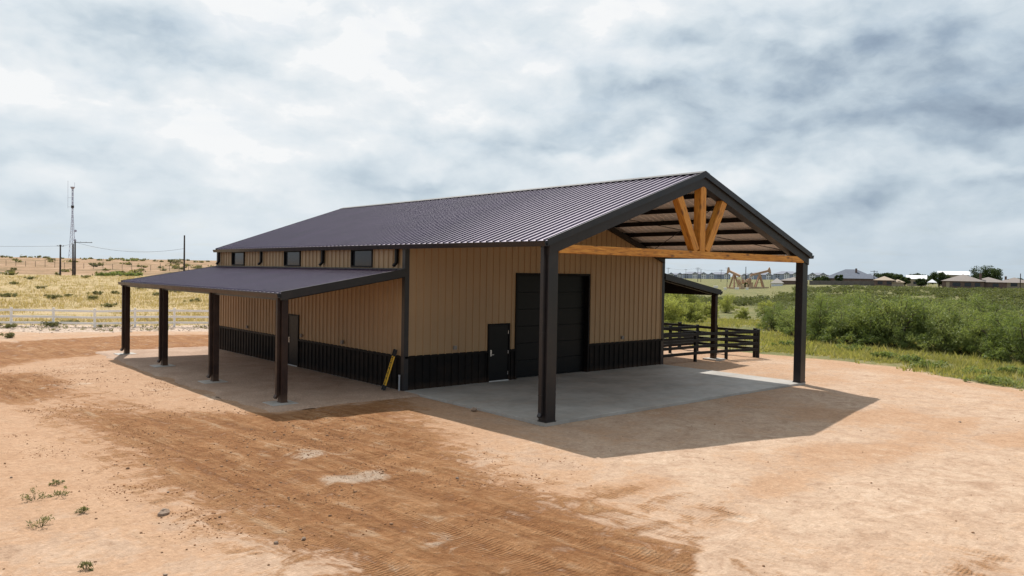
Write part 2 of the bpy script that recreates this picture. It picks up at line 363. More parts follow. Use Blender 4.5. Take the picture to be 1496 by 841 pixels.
# ------------------------------------------------------------------ helpers
def link(o, parent=None):
    COL.objects.link(o)
    if parent is not None: o.parent = parent
    return o
def tag(o, label=None, cat=None, group=None, kind=None):
    if label: o['label'] = label
    if cat: o['category'] = cat
    if group: o['group'] = group
    if kind: o['kind'] = kind
    return o
def empty(name, loc=(0, 0, 0), rz=0.0, label=None, cat=None, group=None):
    o = bpy.data.objects.new(name, None); o.location = loc; o.rotation_euler = (0, 0, rz); o.empty_display_size = 0.3
    link(o); return tag(o, label, cat, group)
class MB:
    def __init__(s): s.v = []; s.f = []
    def quad(s, a, b, c, d):
        i = len(s.v); s.v += [tuple(a), tuple(b), tuple(c), tuple(d)]; s.f.append((i, i+1, i+2, i+3)); return s
    def face(s, pts):
        i = len(s.v); s.v += [tuple(q) for q in pts]; s.f.append(tuple(range(i, i+len(pts)))); return s
    def box(s, x0, y0, z0, x1, y1, z1):
        i = len(s.v)
        s.v += [(x0, y0, z0), (x1, y0, z0), (x1, y1, z0), (x0, y1, z0), (x0, y0, z1), (x1, y0, z1), (x1, y1, z1), (x0, y1, z1)]
        s.f += [tuple(i+j for j in q) for q in ((0, 3, 2, 1), (4, 5, 6, 7), (0, 1, 5, 4), (1, 2, 6, 5), (2, 3, 7, 6), (3, 0, 4, 7))]
        return s
    def bar(s, a, b, w, h, upv=(0, 0, 1)):              # a box from a to b, w across, h along upv
        a = Vector(a); b = Vector(b); d = (b-a).normalized(); upv = Vector(upv)
        sd = d.cross(upv)
        if sd.length < 1e-4: sd = d.cross(Vector((0, 1, 0)))
        sd.normalize(); u = sd.cross(d).normalized(); i = len(s.v)
        for p in (a, b):
            for q, r in ((-1, -1), (1, -1), (1, 1), (-1, 1)): s.v.append(tuple(p + sd*(q*w/2) + u*(r*h/2)))
        s.f += [tuple(i+j for j in q) for q in ((0, 1, 2, 3), (7, 6, 5, 4), (0, 4, 5, 1), (1, 5, 6, 2), (2, 6, 7, 3), (3, 7, 4, 0))]
        return s
    def tube(s, pts, r, n=8, caps=True):
        pts = [Vector(p) for p in pts]; rs = r if hasattr(r, '__len__') else [r]*len(pts); base = len(s.v)
        for j, p in enumerate(pts):
            d = (pts[min(j+1, len(pts)-1)]-pts[max(j-1, 0)]).normalized()
            x = d.cross(Vector((0, 0, 1)))
            if x.length < 1e-3: x = Vector((1, 0, 0))
            x.normalize(); y = d.cross(x)
            for q in range(n):
                a = 2*math.pi*q/n; s.v.append(tuple(p + x*(rs[j]*math.cos(a)) + y*(rs[j]*math.sin(a))))
        for j in range(len(pts)-1):
            for q in range(n):
                a = base+j*n+q; b = base+j*n+(q+1) % n; s.f.append((a, b, b+n, a+n))
        if caps:
            s.f.append(tuple(base+q for q in range(n))); s.f.append(tuple(base+(len(pts)-1)*n+q for q in reversed(range(n))))
        return s
    def prism(s, poly, axis, a, b):                     # extrude a 2-D outline along an axis
        def P(u, v, t): return {'x': (t, u, v), 'y': (u, t, v), 'z': (u, v, t)}[axis]
        i = len(s.v); n = len(poly)
        s.v += [P(u, v, a) for u, v in poly] + [P(u, v, b) for u, v in poly]
        s.f.append(tuple(i+j for j in range(n))); s.f.append(tuple(i+n+j for j in reversed(range(n))))
        for j in range(n): q = (j+1) % n; s.f.append((i+j, i+q, i+n+q, i+n+j))
        return s
    def mesh(s, name, mat=None):
        me = bpy.data.meshes.new(name); me.from_pydata(s.v, [], s.f)
        bm = bmesh.new(); bm.from_mesh(me); bmesh.ops.recalc_face_normals(bm, faces=bm.faces); bm.to_mesh(me); bm.free()
        if mat: me.materials.append(MAT[mat])
        return me
    def build(s, name, mat, parent=None, bevel=0.0, smooth=False):
        o = bpy.data.objects.new(name, s.mesh(name, mat)); link(o, parent)
        if bevel:
            bv = o.modifiers.new('bevel', 'BEVEL'); bv.width = bevel; bv.segments = 2; bv.limit_method = 'ANGLE'
        if smooth:
            for p in o.data.polygons: p.use_smooth = True
        return o
def copy_tree(o, parent=None):
    c = o.copy(); COL.objects.link(c)
    if parent is not None: c.parent = parent
    for ch in list(o.children): copy_tree(ch, c)
    return c

def np_mesh(name, verts, faces, mat, attrs=None, smooth=False):
    verts = np.asarray(verts, np.float32); faces = np.asarray(faces, np.int32); n = faces.shape[1]
    me = bpy.data.meshes.new(name)
    me.vertices.add(len(verts)); me.vertices.foreach_set('co', verts.ravel())
    me.loops.add(faces.size); me.loops.foreach_set('vertex_index', faces.ravel())
    me.polygons.add(len(faces)); me.polygons.foreach_set('loop_start', np.arange(0, faces.size, n, dtype=np.int32))
    if smooth: me.polygons.foreach_set('use_smooth', np.ones(len(faces), bool))
    for k, (dom, a) in (attrs or {}).items():
        at_ = me.attributes.new(k, 'FLOAT', dom); at_.data.foreach_set('value', np.asarray(a, np.float32))
    me.materials.append(MAT[mat]); me.update(calc_edges=True)
    return me

# value noise for shaping the land
_perm = rng.random((256, 256))
def vnoise(x, y, s):
    x = np.asarray(x)/s; y = np.asarray(y)/s
    i = np.floor(x).astype(int); j = np.floor(y).astype(int); u = x-i; v = y-j
    u = u*u*(3-2*u); v = v*v*(3-2*v)
    P = lambda a, b: _perm[a % 256, b % 256]
    return (P(i, j)*(1-u)+P(i+1, j)*u)*(1-v) + (P(i, j+1)*(1-u)+P(i+1, j+1)*u)*v - 0.5
def fbm(x, y, s, o=4):
    r = 0; a = 1
    for k in range(o): r = r + a*vnoise(x+17*k, y-29*k, s/2**k); a *= 0.5
    return r
def sstep(x, a, b):
    t = np.clip((x-a)/(b-a), 0, 1); return t*t*(3-2*t)

ORD = 'leftmost second third fourth fifth sixth seventh eighth ninth tenth eleventh twelfth thirteenth fourteenth fifteenth sixteenth seventeenth eighteenth nineteenth twentieth'.split()
def nth(i): return ORD[i] + (' from the left' if i else '')
# ------------------------------------------------------------------ the land
W, H, R, P, L = 13.64, 4.88, 7.28, 6.81, 23.35
LW, HL, HU, HW = 4.31, 3.26, 4.00, 1.10
# track direction, from the far left of the drive to the bottom of the picture
ta = on_ground(20, 545); tb = on_ground(900, 841)
tdir = (tb-ta)[:2]/np.linalg.norm((tb-ta)[:2]); tnor = np.array([-tdir[1], tdir[0]])
TRACK_ROT = -(math.atan2(tdir[1], tdir[0]) - math.pi/2)
ground_material()

edge_y = np.array([-60, -25, -12, -5.6, -2.6, 0.5, 4.5, 8, 12, 30, 60])
edge_x = np.array([2, 9, 15.5, 19.4, 20.9, 22.3, 23.3, 22.9, 23.2, 24, 25])
def veg_edge(y): return np.interp(y, edge_y, edge_x)

def land_height(x, y):
    x = np.asarray(x, float); y = np.asarray(y, float)
    dx = x-CAM[0]; dy = y-CAM[1]; r = np.hypot(dx, dy); az = np.degrees(np.arctan2(dx, dy))
    left = 1-sstep(az, 30, 45); right = sstep(az, 57, 63)
    left = np.where(az < -60, 1-sstep(-az, 60, 100), left); right = np.where(az > 130, 1-sstep(az, 130, 170), right)
    h = -0.07 + left*(0.9*sstep(r, 80, 230) + 6.0*sstep(r, 245, 460)) + right*1.35*sstep(r, 120, 300)
    far = sstep(r, 50, 120)
    h = h + far*0.35*fbm(x, y, 40) + left*sstep(r, 260, 420)*1.0*fbm(x, y, 60, 4)
    h = np.minimum(h, 9.0)
    return h

def build_ground():
    def axis(lo, hi, step, far, g=1.09):
        a = list(np.arange(lo, hi, step)); s = step; x = a[-1]
        while x < far: s = min(s*g, 45); x += s; a.append(x)
        s = step; x = lo; b = []
        while x > -far: s = min(s*g, 45); x -= s; b.append(x)
        return np.array(b[::-1]+a)
    xs = axis(-16, 24, 0.10, 2200); ys = axis(-13.5, 27, 0.10, 2200)
    X, Y = np.meshgrid(xs, ys, indexing='ij')
    Z = land_height(X, Y)
    near = 1-sstep(np.hypot(X, Y-4), 45, 80)
    # wheel tracks along the drive
    s = (X-ta[0])*tnor[0] + (Y-ta[1])*tnor[1]; t = (X-ta[0])*tdir[0] + (Y-ta[1])*tdir[1]
    s = s + 0.5*np.sin(t*0.14+1.0) + 0.5*fbm(X, Y, 7, 3)
    track = np.zeros_like(X); rut = np.zeros_like(X)
    for c, wd, dep in ((-2.4, .30, .8), (-0.75, .30, 1), (0.35, .26, .8), (1.5, .30, 1), (2.55, .24, .7), (3.3, .3, .9), (-3.6, .25, .6), (4.4, .25, .6)):
        g = np.exp(-((s-c)/wd)**2); track = np.maximum(track, g); rut += dep*(g - 0.7*np.exp(-((s-c-0.45)/0.16)**2) - 0.6*np.exp(-((s-c+0.45)/0.16)**2))
    # where the loose brown soil lies (photograph outlines laid on the ground)
    def poly_mask(pts, soft):
        q = np.array([on_ground(*a)[:2] for a in pts]); inside = np.zeros(X.shape, bool); dist = np.full(X.shape, 1e9)
        for i in range(len(q)):
            a = q[i]; b = q[(i+1) % len(q)]
            cond = ((a[1] > Y) != (b[1] > Y)); xi = (b[0]-a[0])*(Y-a[1])/(b[1]-a[1]+1e-12)+a[0]
            inside ^= cond & (X < xi)
            ab = b-a; tt = np.clip(((X-a[0])*ab[0]+(Y-a[1])*ab[1])/(ab@ab+1e-9), 0, 1)
            dist = np.minimum(dist, np.hypot(X-a[0]-tt*ab[0], Y-a[1]-tt*ab[1]))
        sd_ = np.where(inside, dist, -dist); return np.clip(0.5+sd_/soft, 0, 1)
    sub = (np.hypot(X-CAM[0], Y-CAM[1]) < 75)
    brown = poly_mask([(-250, 545), (60, 540), (170, 560), (290, 585), (430, 592), (520, 582), (590, 574), (640, 615), (740, 690), (860, 722), (960, 762), (1060, 800), (1120, 845),
                       (1150, 960), (560, 960), (440, 830), (330, 770), (200, 705), (150, 655), (60, 600), (-60, 580)], 2.8)
    road = poly_mask([(-400, 498), (0, 497), (180, 488), (330, 486), (330, 505), (190, 512), (80, 522), (0, 535), (-400, 548)], 1.5)
    brown = np.maximum(brown*0.90, road*0.8)
    brown -= 0.40*poly_mask([(120, 545), (330, 560), (420, 600), (250, 605), (40, 590)], 1.2)
    orange = 0.38 + 0.25*poly_mask([(-100, 520), (330, 500), (700, 600), (900, 700), (700, 760), (-100, 720)], 3.0) + 0.15*sstep(Y, -4, 6) + 0.3*np.exp(-((X-veg_edge(Y)+0.9)/0.8)**2)
    chalk = np.full_like(X, 0.10)
    for px, py, a, b, v in ((525, 692, .55, .38, .75), (500, 690, .5, .25, .5), (105, 560, 1.6, .8, .45), (330, 575, 1.3, .9, .42), (250, 565, 1.2, .5, .4), (95, 535, 1.2, 1.0, .4), (300, 640, .5, 1.2, .3),
                            (440, 660, .5, .4, .4), (470, 655, .4, .6, .3), (800, 640, 1.0, .7, .30), (1250, 740, 3.5, 2.0, .30), (1390, 690, 3.0, 2.0, .28), (60, 800, 1.2, 1.2, .24), (660, 780, .5, .4, .3), (720, 720, .6, .3, .3)):
        c = on_ground(px, py); chalk += v*np.exp(-((X-c[0])/a)**2-((Y-c[1])/b)**2)
    orange += 0.16*poly_mask([(-200, 600), (60, 620), (200, 710), (480, 860), (-200, 900)], 2.0)
    for px, py, a, b, v in ((1277, 604, 1.2, .7, .5), (1325, 606, 1.0, .6, .5), (1390, 616, 1.5, .5, .5), (1282, 654, 2.0, .6, .45), (1187, 658, 1.0, .6, .4), (1130, 706, 1.4, .5, .4), (1200, 600, 1.2, .7, .35), (1493, 641, 1.2, .8, .5), (960, 700, .8, .5, .4)):
        c = on_ground(px, py); orange += v*np.exp(-((X-c[0])/a)**2-((Y-c[1])/b)**2)
    for px, py, a, b, v in ((932, 706, .9, .35, .45), (985, 722, .8, .3, .45), (1040, 735, .8, .3, .5), (1066, 746, .6, .3, .45), (1420, 830, 1.6, .6, .5), (1000, 640, 1.0, .3, .25), (560, 640, .7, 1.2, .3)):
        c = on_ground(px, py); brown += v*np.exp(-((X-c[0])/a)**2-((Y-c[1])/b)**2)
    # a single curved tyre mark near the bottom edge
    arc = np.array([on_ground(*q)[:2] for q in ((1075, 768), (1055, 785), (1045, 805), (1040, 830), (1040, 870))]); dmin = np.full(X.shape, 1e9)
    for a, b in zip(arc[:-1], arc[1:]):
        ab = b-a; tt = np.clip(((X-a[0])*ab[0]+(Y-a[1])*ab[1])/(ab@ab), 0, 1); dmin = np.minimum(dmin, np.hypot(X-a[0]-tt*ab[0], Y-a[1]-tt*ab[1]))
    am = np.exp(-(dmin/0.22)**4); brown = brown*(1-0.7*am); track = np.maximum(track, am); chalk += 0.25*am
    r = np.hypot(X-CAM[0], Y-CAM[1]); az = np.degrees(np.arctan2(X-CAM[0], Y-CAM[1]))
    nz = fbm(X, Y, 5, 4)
    rubble = np.clip(0.5+(Y+0.52*X-36.5+nz*2)/5, 0, 1)*np.clip(0.5-(Y+0.52*X-42.5+nz*2)/3, 0, 1)*(X < 20)*1.4
    dry = np.clip(0.5+(Y+0.52*X-43+nz*2)/3, 0, 1)*(1-sstep(az, 40, 52))*(1-sstep(r, 240, 275))
    grass = np.clip(0.5+(X-veg_edge(Y)+nz*1.2)/1.6, 0, 1)*(Y > -70)
    grass = np.maximum(grass*sstep(az, 44, 50), sstep(az, 40, 50)*sstep(r, 90, 120))
    hill = sstep(r, 245, 275)*(1-sstep(az, 38, 46))
    # relief: ruts, clods, hollows, kept below slab and pad
    Z += near*(0.045*fbm(X, Y, 3.0, 4) + 0.020*fbm(X, Y, 0.6, 3)*(0.4+brown) - 0.05*rut*np.clip(brown*1.3, 0, 1)*np.clip(0.55+1.2*fbm(X, Y, 5, 2), 0, 1.2) + 0.05*(fbm(X, Y, 0.9, 3))*road)
    Z += 0.10*rubble*near*fbm(X, Y, 1.2, 4) + 0.06*grass*near*fbm(X, Y, 1.5, 3)
    flat = np.minimum.reduce([sstep(X, -5.6, -4.6), sstep(Y, -0.6, 0.3), sstep(-X, -18.9, -17.9), sstep(-Y, -25.4, -24.4)])
    slabz = np.minimum.reduce([sstep(X, -0.05, 0.25), sstep(Y, -0.05, 0.25), sstep(-X, -13.65, -13.4), sstep(-Y, -24, -23)])
    Z = np.minimum(Z, np.where(flat > 0, -0.03-0.03*flat, 1e9)) - 0.15*slabz
    nx, ny = X.shape; idx = np.arange(nx*ny).reshape(nx, ny)
    faces = np.stack([idx[:-1, :-1], idx[1:, :-1], idx[1:, 1:], idx[:-1, 1:]], -1).reshape(-1, 4)
    verts = np.stack([X, Y, Z], -1).reshape(-1, 3)
    at_ = {k: ('POINT', np.clip(v, 0, 1.5).ravel()) for k, v in dict(brown=brown, orange=orange, chalk=chalk, rubble=rubble, dry=dry, grass=grass, hill=hill, track=track*np.clip(brown+0.2, 0, 1)*near).items()}
    me = np_mesh('ground', verts, faces, 'ranch_soil', at_, True)
    o = bpy.data.objects.new('ground', me); link(o); tag(o, kind='structure'); o['label'] = 'bare orange dirt yard running out into grassland'
    return xs, ys, Z
GX, GY, GZ = build_ground()
def gz(x, y):                                            # height of the built ground under a point
    i = int(np.clip(np.searchsorted(GX, x)-1, 0, len(GX)-2)); j = int(np.clip(np.searchsorted(GY, y)-1, 0, len(GY)-2))
    u = min(1, max(0, (x-GX[i])/(GX[i+1]-GX[i]))); v = min(1, max(0, (y-GY[j])/(GY[j+1]-GY[j])))
    return float((GZ[i, j]*(1-u)+GZ[i+1, j]*u)*(1-v)+(GZ[i, j+1]*(1-u)+GZ[i+1, j+1]*u)*v)

# slab: two pours with a joint, gravel pad under the left lean-to
slab = MB().box(0.0, -0.02, -0.22, 12.36, P+0.05, 0.0).build('concrete_slab', 'concrete', None, 0.01)
tag(slab, 'smooth grey concrete slab under the open gable', kind='structure')
MB().box(12.375, -0.02, -0.22, W+0.02, P+0.05, -0.002).build('slab_strip', 'concrete', slab, 0.01)
MB().box(0.06, P+0.06, -0.2, W-0.06, L, -0.004).build('floor_slab', 'concrete', slab)
def pad(name, label, outline, z):
    xs = np.arange(outline[0], outline[2]+.01, 0.15); ys = np.arange(outline[1], outline[3]+.01, 0.15)
    X, Y = np.meshgrid(xs, ys, indexing='ij')
    e = np.minimum.reduce([X-xs[0] if outline[4] else 9+0*X, xs[-1]-X if outline[5] else 9+0*X, Y-ys[0], ys[-1]-Y]) + 0.45*fbm(X, Y, 1.3, 3) + 0.08
    Z = z + 0.012*fbm(X, Y, 0.8, 3) - 0.16*(1-sstep(e, 0.0, 0.35))
    n = np.arange(X.size).reshape(X.shape)
    f = np.stack([n[:-1, :-1], n[1:, :-1], n[1:, 1:], n[:-1, 1:]], -1).reshape(-1, 4)
    o = bpy.data.objects.new(name, np_mesh(name, np.stack([X, Y, Z], -1).reshape(-1, 3), f, 'caliche_gravel', None, True)); link(o)
    tag(o, label, kind='structure')
pad('gravel_pad', 'pale gravel floor under the left lean-to', (-5.25, 5.75, 0.02, 25.2, True, False), -0.015)

# ------------------------------------------------------------------ the barn
barn = empty('metal_barn', (0, 0, 0), 0, 'tan and black metal barn with open timber gable and lean-to roofs', 'barn')
PITCH_W = 0.9093; RIB = PITCH_W/3
def profile(h=0.034):
    p = []
    for i in range(3):
        b = i*RIB; p += [(b, 0), (b+RIB*.40, 0), (b+RIB*.445, h), (b+RIB*.555, h), (b+RIB*.60, 0)]
        p += [(b+RIB*.8, 0.0)]
    return p + [(PITCH_W, 0)]

def wall_run(name, origin, udir, ndir, length, ztop, holes, col):
    """one wall: a liner with its openings, wainscot and tan panels as pieces"""
    o3, u3, n3 = Vector(origin), Vector(udir), Vector(ndir)
    def pt(u, n, z): return tuple(o3 + u3*u + n3*n + Vector((0, 0, z)))
    def blocked(um): return [(a, b) for (x0, x1, a, b) in holes if x0 <= um <= x1]
    def strips(us, z0, zt, n_of, mb):
        for (ua, na), (ub, nb) in zip(us[:-1], us[1:]):
            if ub-ua < 1e-5: continue
            um = (ua+ub)/2; iv = []; lo = z0
            for a, b in sorted(blocked(um)):
                if a > lo: iv.append((lo, a))
                lo = max(lo, b)
            iv.append((lo, None))
            for a, b in iv:
                ta_, tb_ = (zt(ua), zt(ub)) if b is None else (min(b, zt(ua)), min(b, zt(ub)))
                if min(ta_, tb_) <= a+1e-4: continue
                mb.quad(pt(ua, na, a), pt(ub, nb, a), pt(ub, nb, tb_), pt(ua, na, ta_))
    mb = MB(); brk = sorted(set([0.03, length-0.03, length/2] + [x for h in holes for x in h[:2]]))
    strips([(b, -0.05) for b in brk], 0, lambda u: ztop(u)-0.03, None, mb)
    wall = mb.build('wall', 'black_paint', barn); 
    sh = profile(); npan = max(1, round(length/PITCH_W)); sc = length/npan/PITCH_W
    for i in range(npan):
        base = i*length/npan
        us = [(base+u*sc, n) for u, n in sh]
        extra = [x for h in holes for x in h[:2] if base+1e-3 < x < base+length/npan-1e-3]
        for x in extra:
            nn = np.interp(x, [q[0] for q in us], [q[1] for q in us]); us.append((x, float(nn)))
        us.sort()
        mb = MB(); strips(us, 0.0, lambda u: HW, None, mb)
        if mb.f: mb.build('wainscot_panel', 'black_paint', wall)
        mb = MB(); strips(us, HW+0.001, ztop, None, mb)
        if mb.f: mb.build('wall_panel', col, wall)
    # the ledge trim between the two colours, interrupted at openings
    segs = [(0.0, length)]
    for x0, x1, a, b in holes:
        if a < HW < b: segs = [s for q in segs for s in ((q[0], min(q[1], x0)), (max(q[0], x1), q[1])) if s[1]-s[0] > 0.01]
    for a, b in segs:
        m = MB(); m.quad(pt(a, 0.045, HW-0.04), pt(b, 0.045, HW-0.04), pt(b, 0.045, HW+0.03), pt(a, 0.045, HW+0.03))
        m.quad(pt(a, 0.045, HW+0.03), pt(b, 0.045, HW+0.03), pt(b, -0.01, HW+0.05), pt(a, -0.01, HW+0.05)); m.build('ledge_trim', 'black_paint', wall)
    return wall
slope = (R-H)/(W/2)
def roof_z(x): return R - abs(x-W/2)*slope
DX0, DX1, DT = 3.62, 4.54, 2.05            # walk door
OX0, OX1, OT = 4.95, 8.78, 3.89            # overhead door
front = wall_run('wall', (0, P, 0), (1, 0, 0), (0, -1, 0), W, lambda u: roof_z(u)-0.16, [(DX0-.06, DX1+.06, -.1, DT+.06), (OX0, OX1, -.1, OT)], 'tan_paint')
WIN = [(8.90, 10.29), (14.47, 15.85), (20.12, 21.45)]; WZ0, WZ1 = 4.13, 4.66
SD0, SD1 = 14.55, 15.45
left = wall_run('wall', (0, L, 0), (0, -1, 0), (-1, 0, 0), L-P, lambda u: H-0.06,
                [(L-b, L-a, WZ0, WZ1) for a, b in WIN] + [(L-SD1-.06, L-SD0+.06, -.1, 2.11)], 'tan_paint')
right = wall_run('wall', (W, P, 0), (0, 1, 0), (1, 0, 0), L-P, lambda u: H-0.06, [], 'tan_paint')
back = wall_run('wall', (W, L, 0), (-1, 0, 0), (0, 1, 0), W, lambda u: roof_z(W-u)-0.16, [], 'tan_paint')
for x, y, sx, sy in ((0, P, -1, -1), (W, P, 1, -1), (0, L, -1, 1), (W, L, 1, 1)):   # corner trims
    m = MB(); m.box(min(x-sx*.13, x+sx*.045), min(y-sy*.004, y+sy*.045), 0.0, max(x-sx*.13, x+sx*.045), max(y-sy*.004, y+sy*.045), H-0.1)
    m.box(min(x-sx*.004, x+sx*.046), min(y-sy*.13, y+sy*.044), 0.0, max(x-sx*.004, x+sx*.046), max(y-sy*.13, y+sy*.044), H-0.101)
    m.build('corner_trim', 'dark_trim', barn)

# walk doors
def walk_door(origin, u, n, wdt, parent_label=None, hinge_right=True):
    o3, u3, n3 = Vector(origin), Vector(u), Vector(n)
    fr = MB()
    def bx(m, u0_, u1_, n0, n1, z0, z1):
        pts = [o3+u3*a+n3*b+Vector((0, 0, c)) for c in (z0, z1) for a, b in ((u0_, n0), (u1_, n0), (u1_, n1), (u0_, n1))]
        i = len(m.v); m.v += [tuple(p) for p in pts]
        m.f += [tuple(i+j for j in q) for q in ((0, 3, 2, 1), (4, 5, 6, 7), (0, 1, 5, 4), (1, 2, 6, 5), (2, 3, 7, 6), (3, 0, 4, 7))]
    bx(fr, -.06, 0, -.05, .05, 0, DT+.06); bx(fr, wdt, wdt+.06, -.05, .05, 0, DT+.06); bx(fr, 0, wdt, -.05, .049, DT, DT+.06)
    frame = fr.build('door_frame', 'black_paint', barn)
    lf = MB(); bx(lf, .006, wdt-.006, -.02, .022, .035, DT-.006); d = lf.build('door', 'door_paint', barn, 0.004)
    s = MB(); bx(s, 0.0, wdt, -.04, .07, .004, .034); s.build('sill', 'pale_metal', d)
    hu, gu = (wdt-.012, .09) if hinge_right else (.012, wdt-.09)
    for z in (.28, 1.05, 1.78):
        m = MB(); m.tube([tuple(o3+u3*hu+n3*.03+Vector((0, 0, z-.06))), tuple(o3+u3*hu+n3*.03+Vector((0, 0, z+.06)))], .012, 8); m.build('hinge', 'hardware', d)
    m = MB(); bx(m, gu-.03, gu+.03, .022, .03, .93, 1.16); bx(m, gu-.02, gu+.02, .03, .055, 1.08, 1.13)
    m.build('lock_plate', 'hardware', d)
    m = MB(); a = o3+u3*gu+n3*.065+Vector((0, 0, .985)); m.bar(tuple(a-u3*.01), tuple(a+u3*(.11 if hinge_right else -.11)), .018, .022); m.bar(tuple(o3+u3*gu+n3*.022+Vector((0, 0, .985))), tuple(a), .022, .022); m.build('door_handle', 'hardware', d)
walk_door((DX0, P, 0), (1, 0, 0), (0, -1, 0), DX1-DX0)
walk_door((0, SD1, 0), (0, -1, 0), (-1, 0, 0), SD1-SD0)

# sectional overhead door set back in its opening
jm = MB(); jm.box(OX0-.08, P-.05, 0, OX0, P+.24, OT+.08); jm.box(OX1, P-.05, 0, OX1+.08, P+.24, OT+.08); jm.box(OX0, P-.049, OT, OX1, P+.24, OT+.08)
jm.build('door_jamb', 'black_paint', barn)
od = MB().box(OX0, P+.21, 0.02, OX1, P+.23, OT).build('overhead_door', 'door_paint', barn)
for i in range(6):
    z0 = .03+i*.643; m = MB()
    m.box(OX0+.006, P+.165, z0, OX1-.006, P+.209, z0+.63)
    m.build('door_section', 'door_paint', od, 0.006)

# windows under the upper eave
for a, b in WIN:
    m = MB()
    for q in ((a-.05, WZ0-.05, b+.05, WZ0), (a-.05, WZ1, b+.05, WZ1+.05), (a-.05, WZ0, a, WZ1), (b, WZ0, b+.05, WZ1)):
        m.box(-.055, q[0], q[1], .05, q[2], q[3])
    w = m.build('window', 'black_paint', barn)
    MB().box(.022, a+.002, WZ0+.002, .034, b-.002, WZ1-.002).build('pane', 'window_glass', w)

# outlets
for x, z in ((2.05, 1.33), (10.89, 1.31)):
    MB().box(x-.06, P-.10, z-.06, x+.06, P-.03, z+.07).build('outlet_box', 'outlet_grey', barn, .008)
for y in (10.87, 14.2, 19.58):
    MB().box(-.10, y-.06, 1.24, -.03, y+.06, 1.36).build('outlet_box', 'outlet_grey', barn, .008)

# main roof
Y0R = -0.08; YLEN = L-Y0R+0.05
def roof_slope(roof, x_eave, z_eave, x_top, z_top, y0, ylen, name='roof_panel'):
    run = math.hypot(x_top-x_eave, z_top-z_eave); d = Vector((x_top-x_eave, 0, z_top-z_eave))/run
    n = Vector((-d.z, 0, d.x)); n = n if n.z > 0 else -n
    npan = round(ylen/PITCH_W); sc = ylen/npan/PITCH_W; sh = profile(0.042)
    m = MB()
    for (a, ha), (b, hb) in zip(sh[:-1], sh[1:]):
        pa = n*ha; pb = n*hb
        m.quad(tuple(Vector((0, a*sc, 0))+pa), tuple(Vector((0, b*sc, 0))+pb), tuple(Vector((0, b*sc, 0))+pb+d*run), tuple(Vector((0, a*sc, 0))+pa+d*run))
    me = m.mesh(name, 'roof_paint')
    for i in range(npan):
        o = bpy.data.objects.new(name, me); o.location = (x_eave, y0+i*ylen/npan, z_eave); link(o, roof)
def build_roof():
    m = MB(); e = 0.09                                    # the pale underside, ribbed like the panels
    sh = profile(0.02); n = round(YLEN/PITCH_W)
    for xe, xt in ((-e, W/2), (W+e, W/2)):
        for i in range(n):
            for (a, ha), (b, hb) in zip(sh[:-1], sh[1:]):
                ya = Y0R+(i*PITCH_W+a)*YLEN/n/PITCH_W; yb = Y0R+(i*PITCH_W+b)*YLEN/n/PITCH_W
                za, zb = roof_z(xe)-.02, roof_z(xt)-.02
                m.quad((xe, ya, za+ha), (xe, yb, za+hb), (xt, yb, zb+hb), (xt, ya, zb+ha))
    roof = m.build('roof', 'roof_lining', barn)
    roof_slope(roof, -0.10, roof_z(-.10)+.005, W/2, R+.005, Y0R, YLEN)
    roof_slope(roof, W+0.10, roof_z(W+.10)+.005, W/2, R+.005, Y0R, YLEN)
    c = MB()
    for sx in (-1, 1): c.quad((W/2, Y0R-.03, R+.075), (W/2, L+.03, R+.075), (W/2+sx*.24, L+.03, R+.075-.24*slope), (W/2+sx*.24, Y0R-.03, R+.075-.24*slope))
    c.build('ridge_cap', 'dark_trim', roof)
    for y0, y1 in ((Y0R-.035, Y0R), (L-.02, L+.02)):       # rake trims, front and back
        for sx in (-1, 1):
            q = MB(); xa = W/2; xb = W/2+sx*(W/2+.12)
            q.prism([(xa, R-.13), (xb, roof_z(xb)-.13), (xb, roof_z(xb)+.06), (xa, R+.06)], 'y', y0, y1); q.build('rake_trim', 'dark_trim', roof)
    for sx, x in ((-1, -.11), (1, W+.11)):                # gutters
        z = roof_z(-.1)
        prof = [(x, z-.01), (x, z-.13), (x+sx*.09, z-.13), (x+sx*.13, z-.02), (x+sx*.145, z-.02), (x+sx*.105, z-.145), (x-sx*.015, z-.145), (x-sx*.015, z-.01)]
        q = MB(); q.prism(prof, 'y', Y0R-.03, L+.03); q.build('gutter', 'dark_trim', roof)
    for sx in (-1, 1):                                    # purlins under the panels
        for i in range(7):
            x = W/2+sx*(0.22+i*1.02); z = roof_z(x)-.03
            q = MB(); q.box(x-.03, 0.30, z-.17, x+.03, L-.2, z-.012)
            q.box(x-.03 if sx > 0 else x-.08, 0.30, z-.175, x+.08 if sx > 0 else x+.03, L-.2, z-.158)
            q.build('purlin', 'purlin_steel', roof)
    return roof
roof = build_roof()

# steel frames: columns and rafters
def rafter(y0, y1, depth_, drop_, inset=0.0):
    for sx in (-1, 1):
        depth, drop = (depth_, drop_) if sx > 0 else (.10, .06)
        xa, xb = W/2, W/2+sx*(W/2-inset)
        q = MB(); q.prism([(xa, R-drop), (xb, roof_z(xb)-drop), (xb, roof_z(xb)-drop-depth), (xa, R-drop-depth)], 'y', y0+.06, y1-.06)
        for z_ in (drop, drop+depth-.02):                # flanges
            q.prism([(xa, R-z_), (xb, roof_z(xb)-z_), (xb, roof_z(xb)-z_-.02), (xa, R-z_-.02)], 'y', y0, y1)
        q.build('rafter', 'rafter_steel', barn)
q = None
for sx in (-1, 1):                                        # the front rafter is boxed in with trim
    xa, xb = W/2, W/2+sx*(W/2)
    m = MB(); m.prism([(xa, R-.05), (xb, roof_z(xb)-.05), (xb, roof_z(xb)-.42), (xb-sx*.36, roof_z(xb-sx*.36)-.42), (xa, R-.42)], 'y', -.045, .26)
    m.build('rafter', 'rafter_steel', barn)
rafter(P-.20, P-.04, .20, .22, .15)
